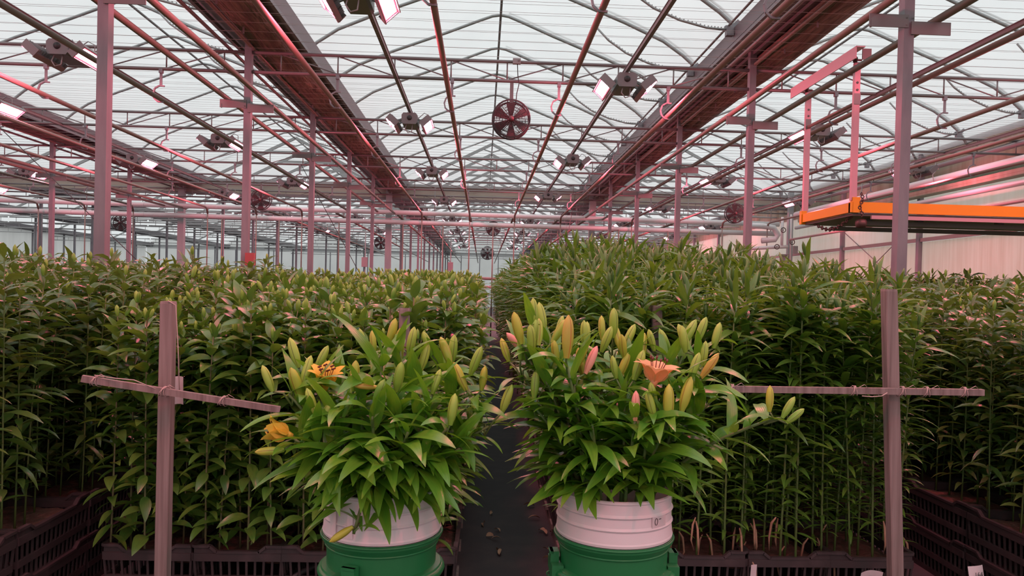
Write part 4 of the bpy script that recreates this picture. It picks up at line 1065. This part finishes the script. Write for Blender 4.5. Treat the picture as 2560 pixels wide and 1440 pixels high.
cut_stem(at(1337, 830, 1.95), (BRx-.08, BRy, .72), 'tallest cut lily at the left of the right bucket, one high bud', GR, [('lime', (0, 0, .02), (-.1, 0, 1), .85)], 451, 18, 0, False, tmin=.5, sc=.9)
cut_stem(at(1415, 905, 1.84), (BRx-.03, BRy-.04, .72), 'cut lily in the right bucket with the single large amber bud', GR, [('amber', (0, -.01, .01), (.02, 0, 1), 1.0)], 452, 20, 0, False, tmin=.5)
cut_stem(at(1312, 880, 1.93), (BRx-.10, BRy, .72), 'cut lily in the right bucket with a pink opening bud at its left end', GR, [('pink', (.0, 0, .0), (-.7, 0, .7), .8), ('lime', (.02, 0, .02), (.1, 0, 1), .8)], 453, 18, 0, False, tmin=.5)
cut_stem(at(1645, 985, 1.85), (BRx+.05, BRy, .72), 'cut lily in the right bucket with the open salmon orange flower', GR, [('lime', (-.01, -.02, -.03), (-.25, -.1, 1), .8)], 454, 20, 0, False, ('orange', (-.01, .01, .015), (.15, -.1, 1), .95, 1.05), tmin=.36)
cut_stem(at(1672, 1045, 1.80), (BRx+.07, BRy-.05, .72), 'cut lily in front of the salmon flower with three plump upright buds', GR, [('lime', (-.035, 0, .0), (-.3, 0, 1), .85), ('yellow', (-.004, -.01, -.005), (0, 0, 1), 1.0), ('yellow', (.03, 0, .015), (.25, 0, 1), 1.0)], 455, 18, 0, False, tmin=.5)
cut_stem(at(1588, 1052, 1.80), (BRx+.02, BRy-.06, .72), 'cut lily in the right bucket with the single dusky pink bud', GR, [('pink', (0, 0, .0), (0, 0, 1), .85)], 456, 18, 0, False, tmin=.5)
cut_stem(at(1752, 945, 1.92), (BRx+.09, BRy, .72), 'cut lily at the right of the right bucket with a slanting orange bud', GR, [('amber', (.0, 0, .0), (.55, 0, .8), .75), ('lime', (.01, .02, .03), (.1, 0, 1), .8)], 457, 18, 0, False, tmin=.5)
cut_stem(at(1935, 1045, 1.80), (BRx+.115, BRy-.03, 1.05), 'long cut lily leaning far out to the right from the right bucket', GR, [('yellow', (-.012, 0, .015), (0, 0, 1), .72), ('lime', (.02, 0, .0), (.45, 0, .8), .75), ('lime', (.03, 0, -.012), (.75, 0, .62), .7)], 458, 22, 0, False, bulge=.0, tmin=.10, sc=.95)
# ------------------------------------------------------------------ dry leaves on the aisle
rr = random.Random(5)
for k, (px, py) in enumerate(((1210, 1312), (1236, 1328), (1228, 1352), (1242, 1380), (1248, 1392), (1336, 1268), (1346, 1330), (1366, 1340), (1376, 1335), (1356, 1402), (1380, 1388), (1225, 1290), (1350, 1300), (1215, 1345))):
    d = _fw+CR*((px-1280)/F)-CU*((py-720-DY)/F); p = d*(-CZ/d.z)+Vector((0, 0, CZ+.012))
    vs, fs, uv = leaf_shape(rr.uniform(.05, .09), rr.uniform(.02, .032), .5, rr.uniform(1, 1.8), .5, 6, rr.uniform(-1, 1))
    o = MB().add(vs, fs, uv).build('dry_leaf', MT['dry']); o.matrix_world = frame(p, rr.uniform(0, 6.28), 0, rr.uniform(-.5, .5))
    tag(o, 'curled dry brown leaf lying on the dark aisle between the beds', 'leaf', 'dry leaves on the aisle')
# withered lower leaves at the feet of the right bed
for k in range(26):
    x, y = rr.uniform(.9, 2.05), rr.uniform(3.38, 3.6)
    q = MB(); a = rr.uniform(0, 6.28); z0 = rr.uniform(.3, .55)
    q.tube([(0, 0, 0), (.02*math.cos(a), .02*math.sin(a), -.03), (.03*math.cos(a), .03*math.sin(a), -.1), (.02*math.cos(a+1), .02, -.16)], [.003, .006, .005, .001], 4)
    tag(q.build('withered_leaf', MT['dry'], None, (x, y, z0)), 'withered tan leaf hanging at the foot of the right bed', 'leaf', 'withered leaves at the foot of the right bed')
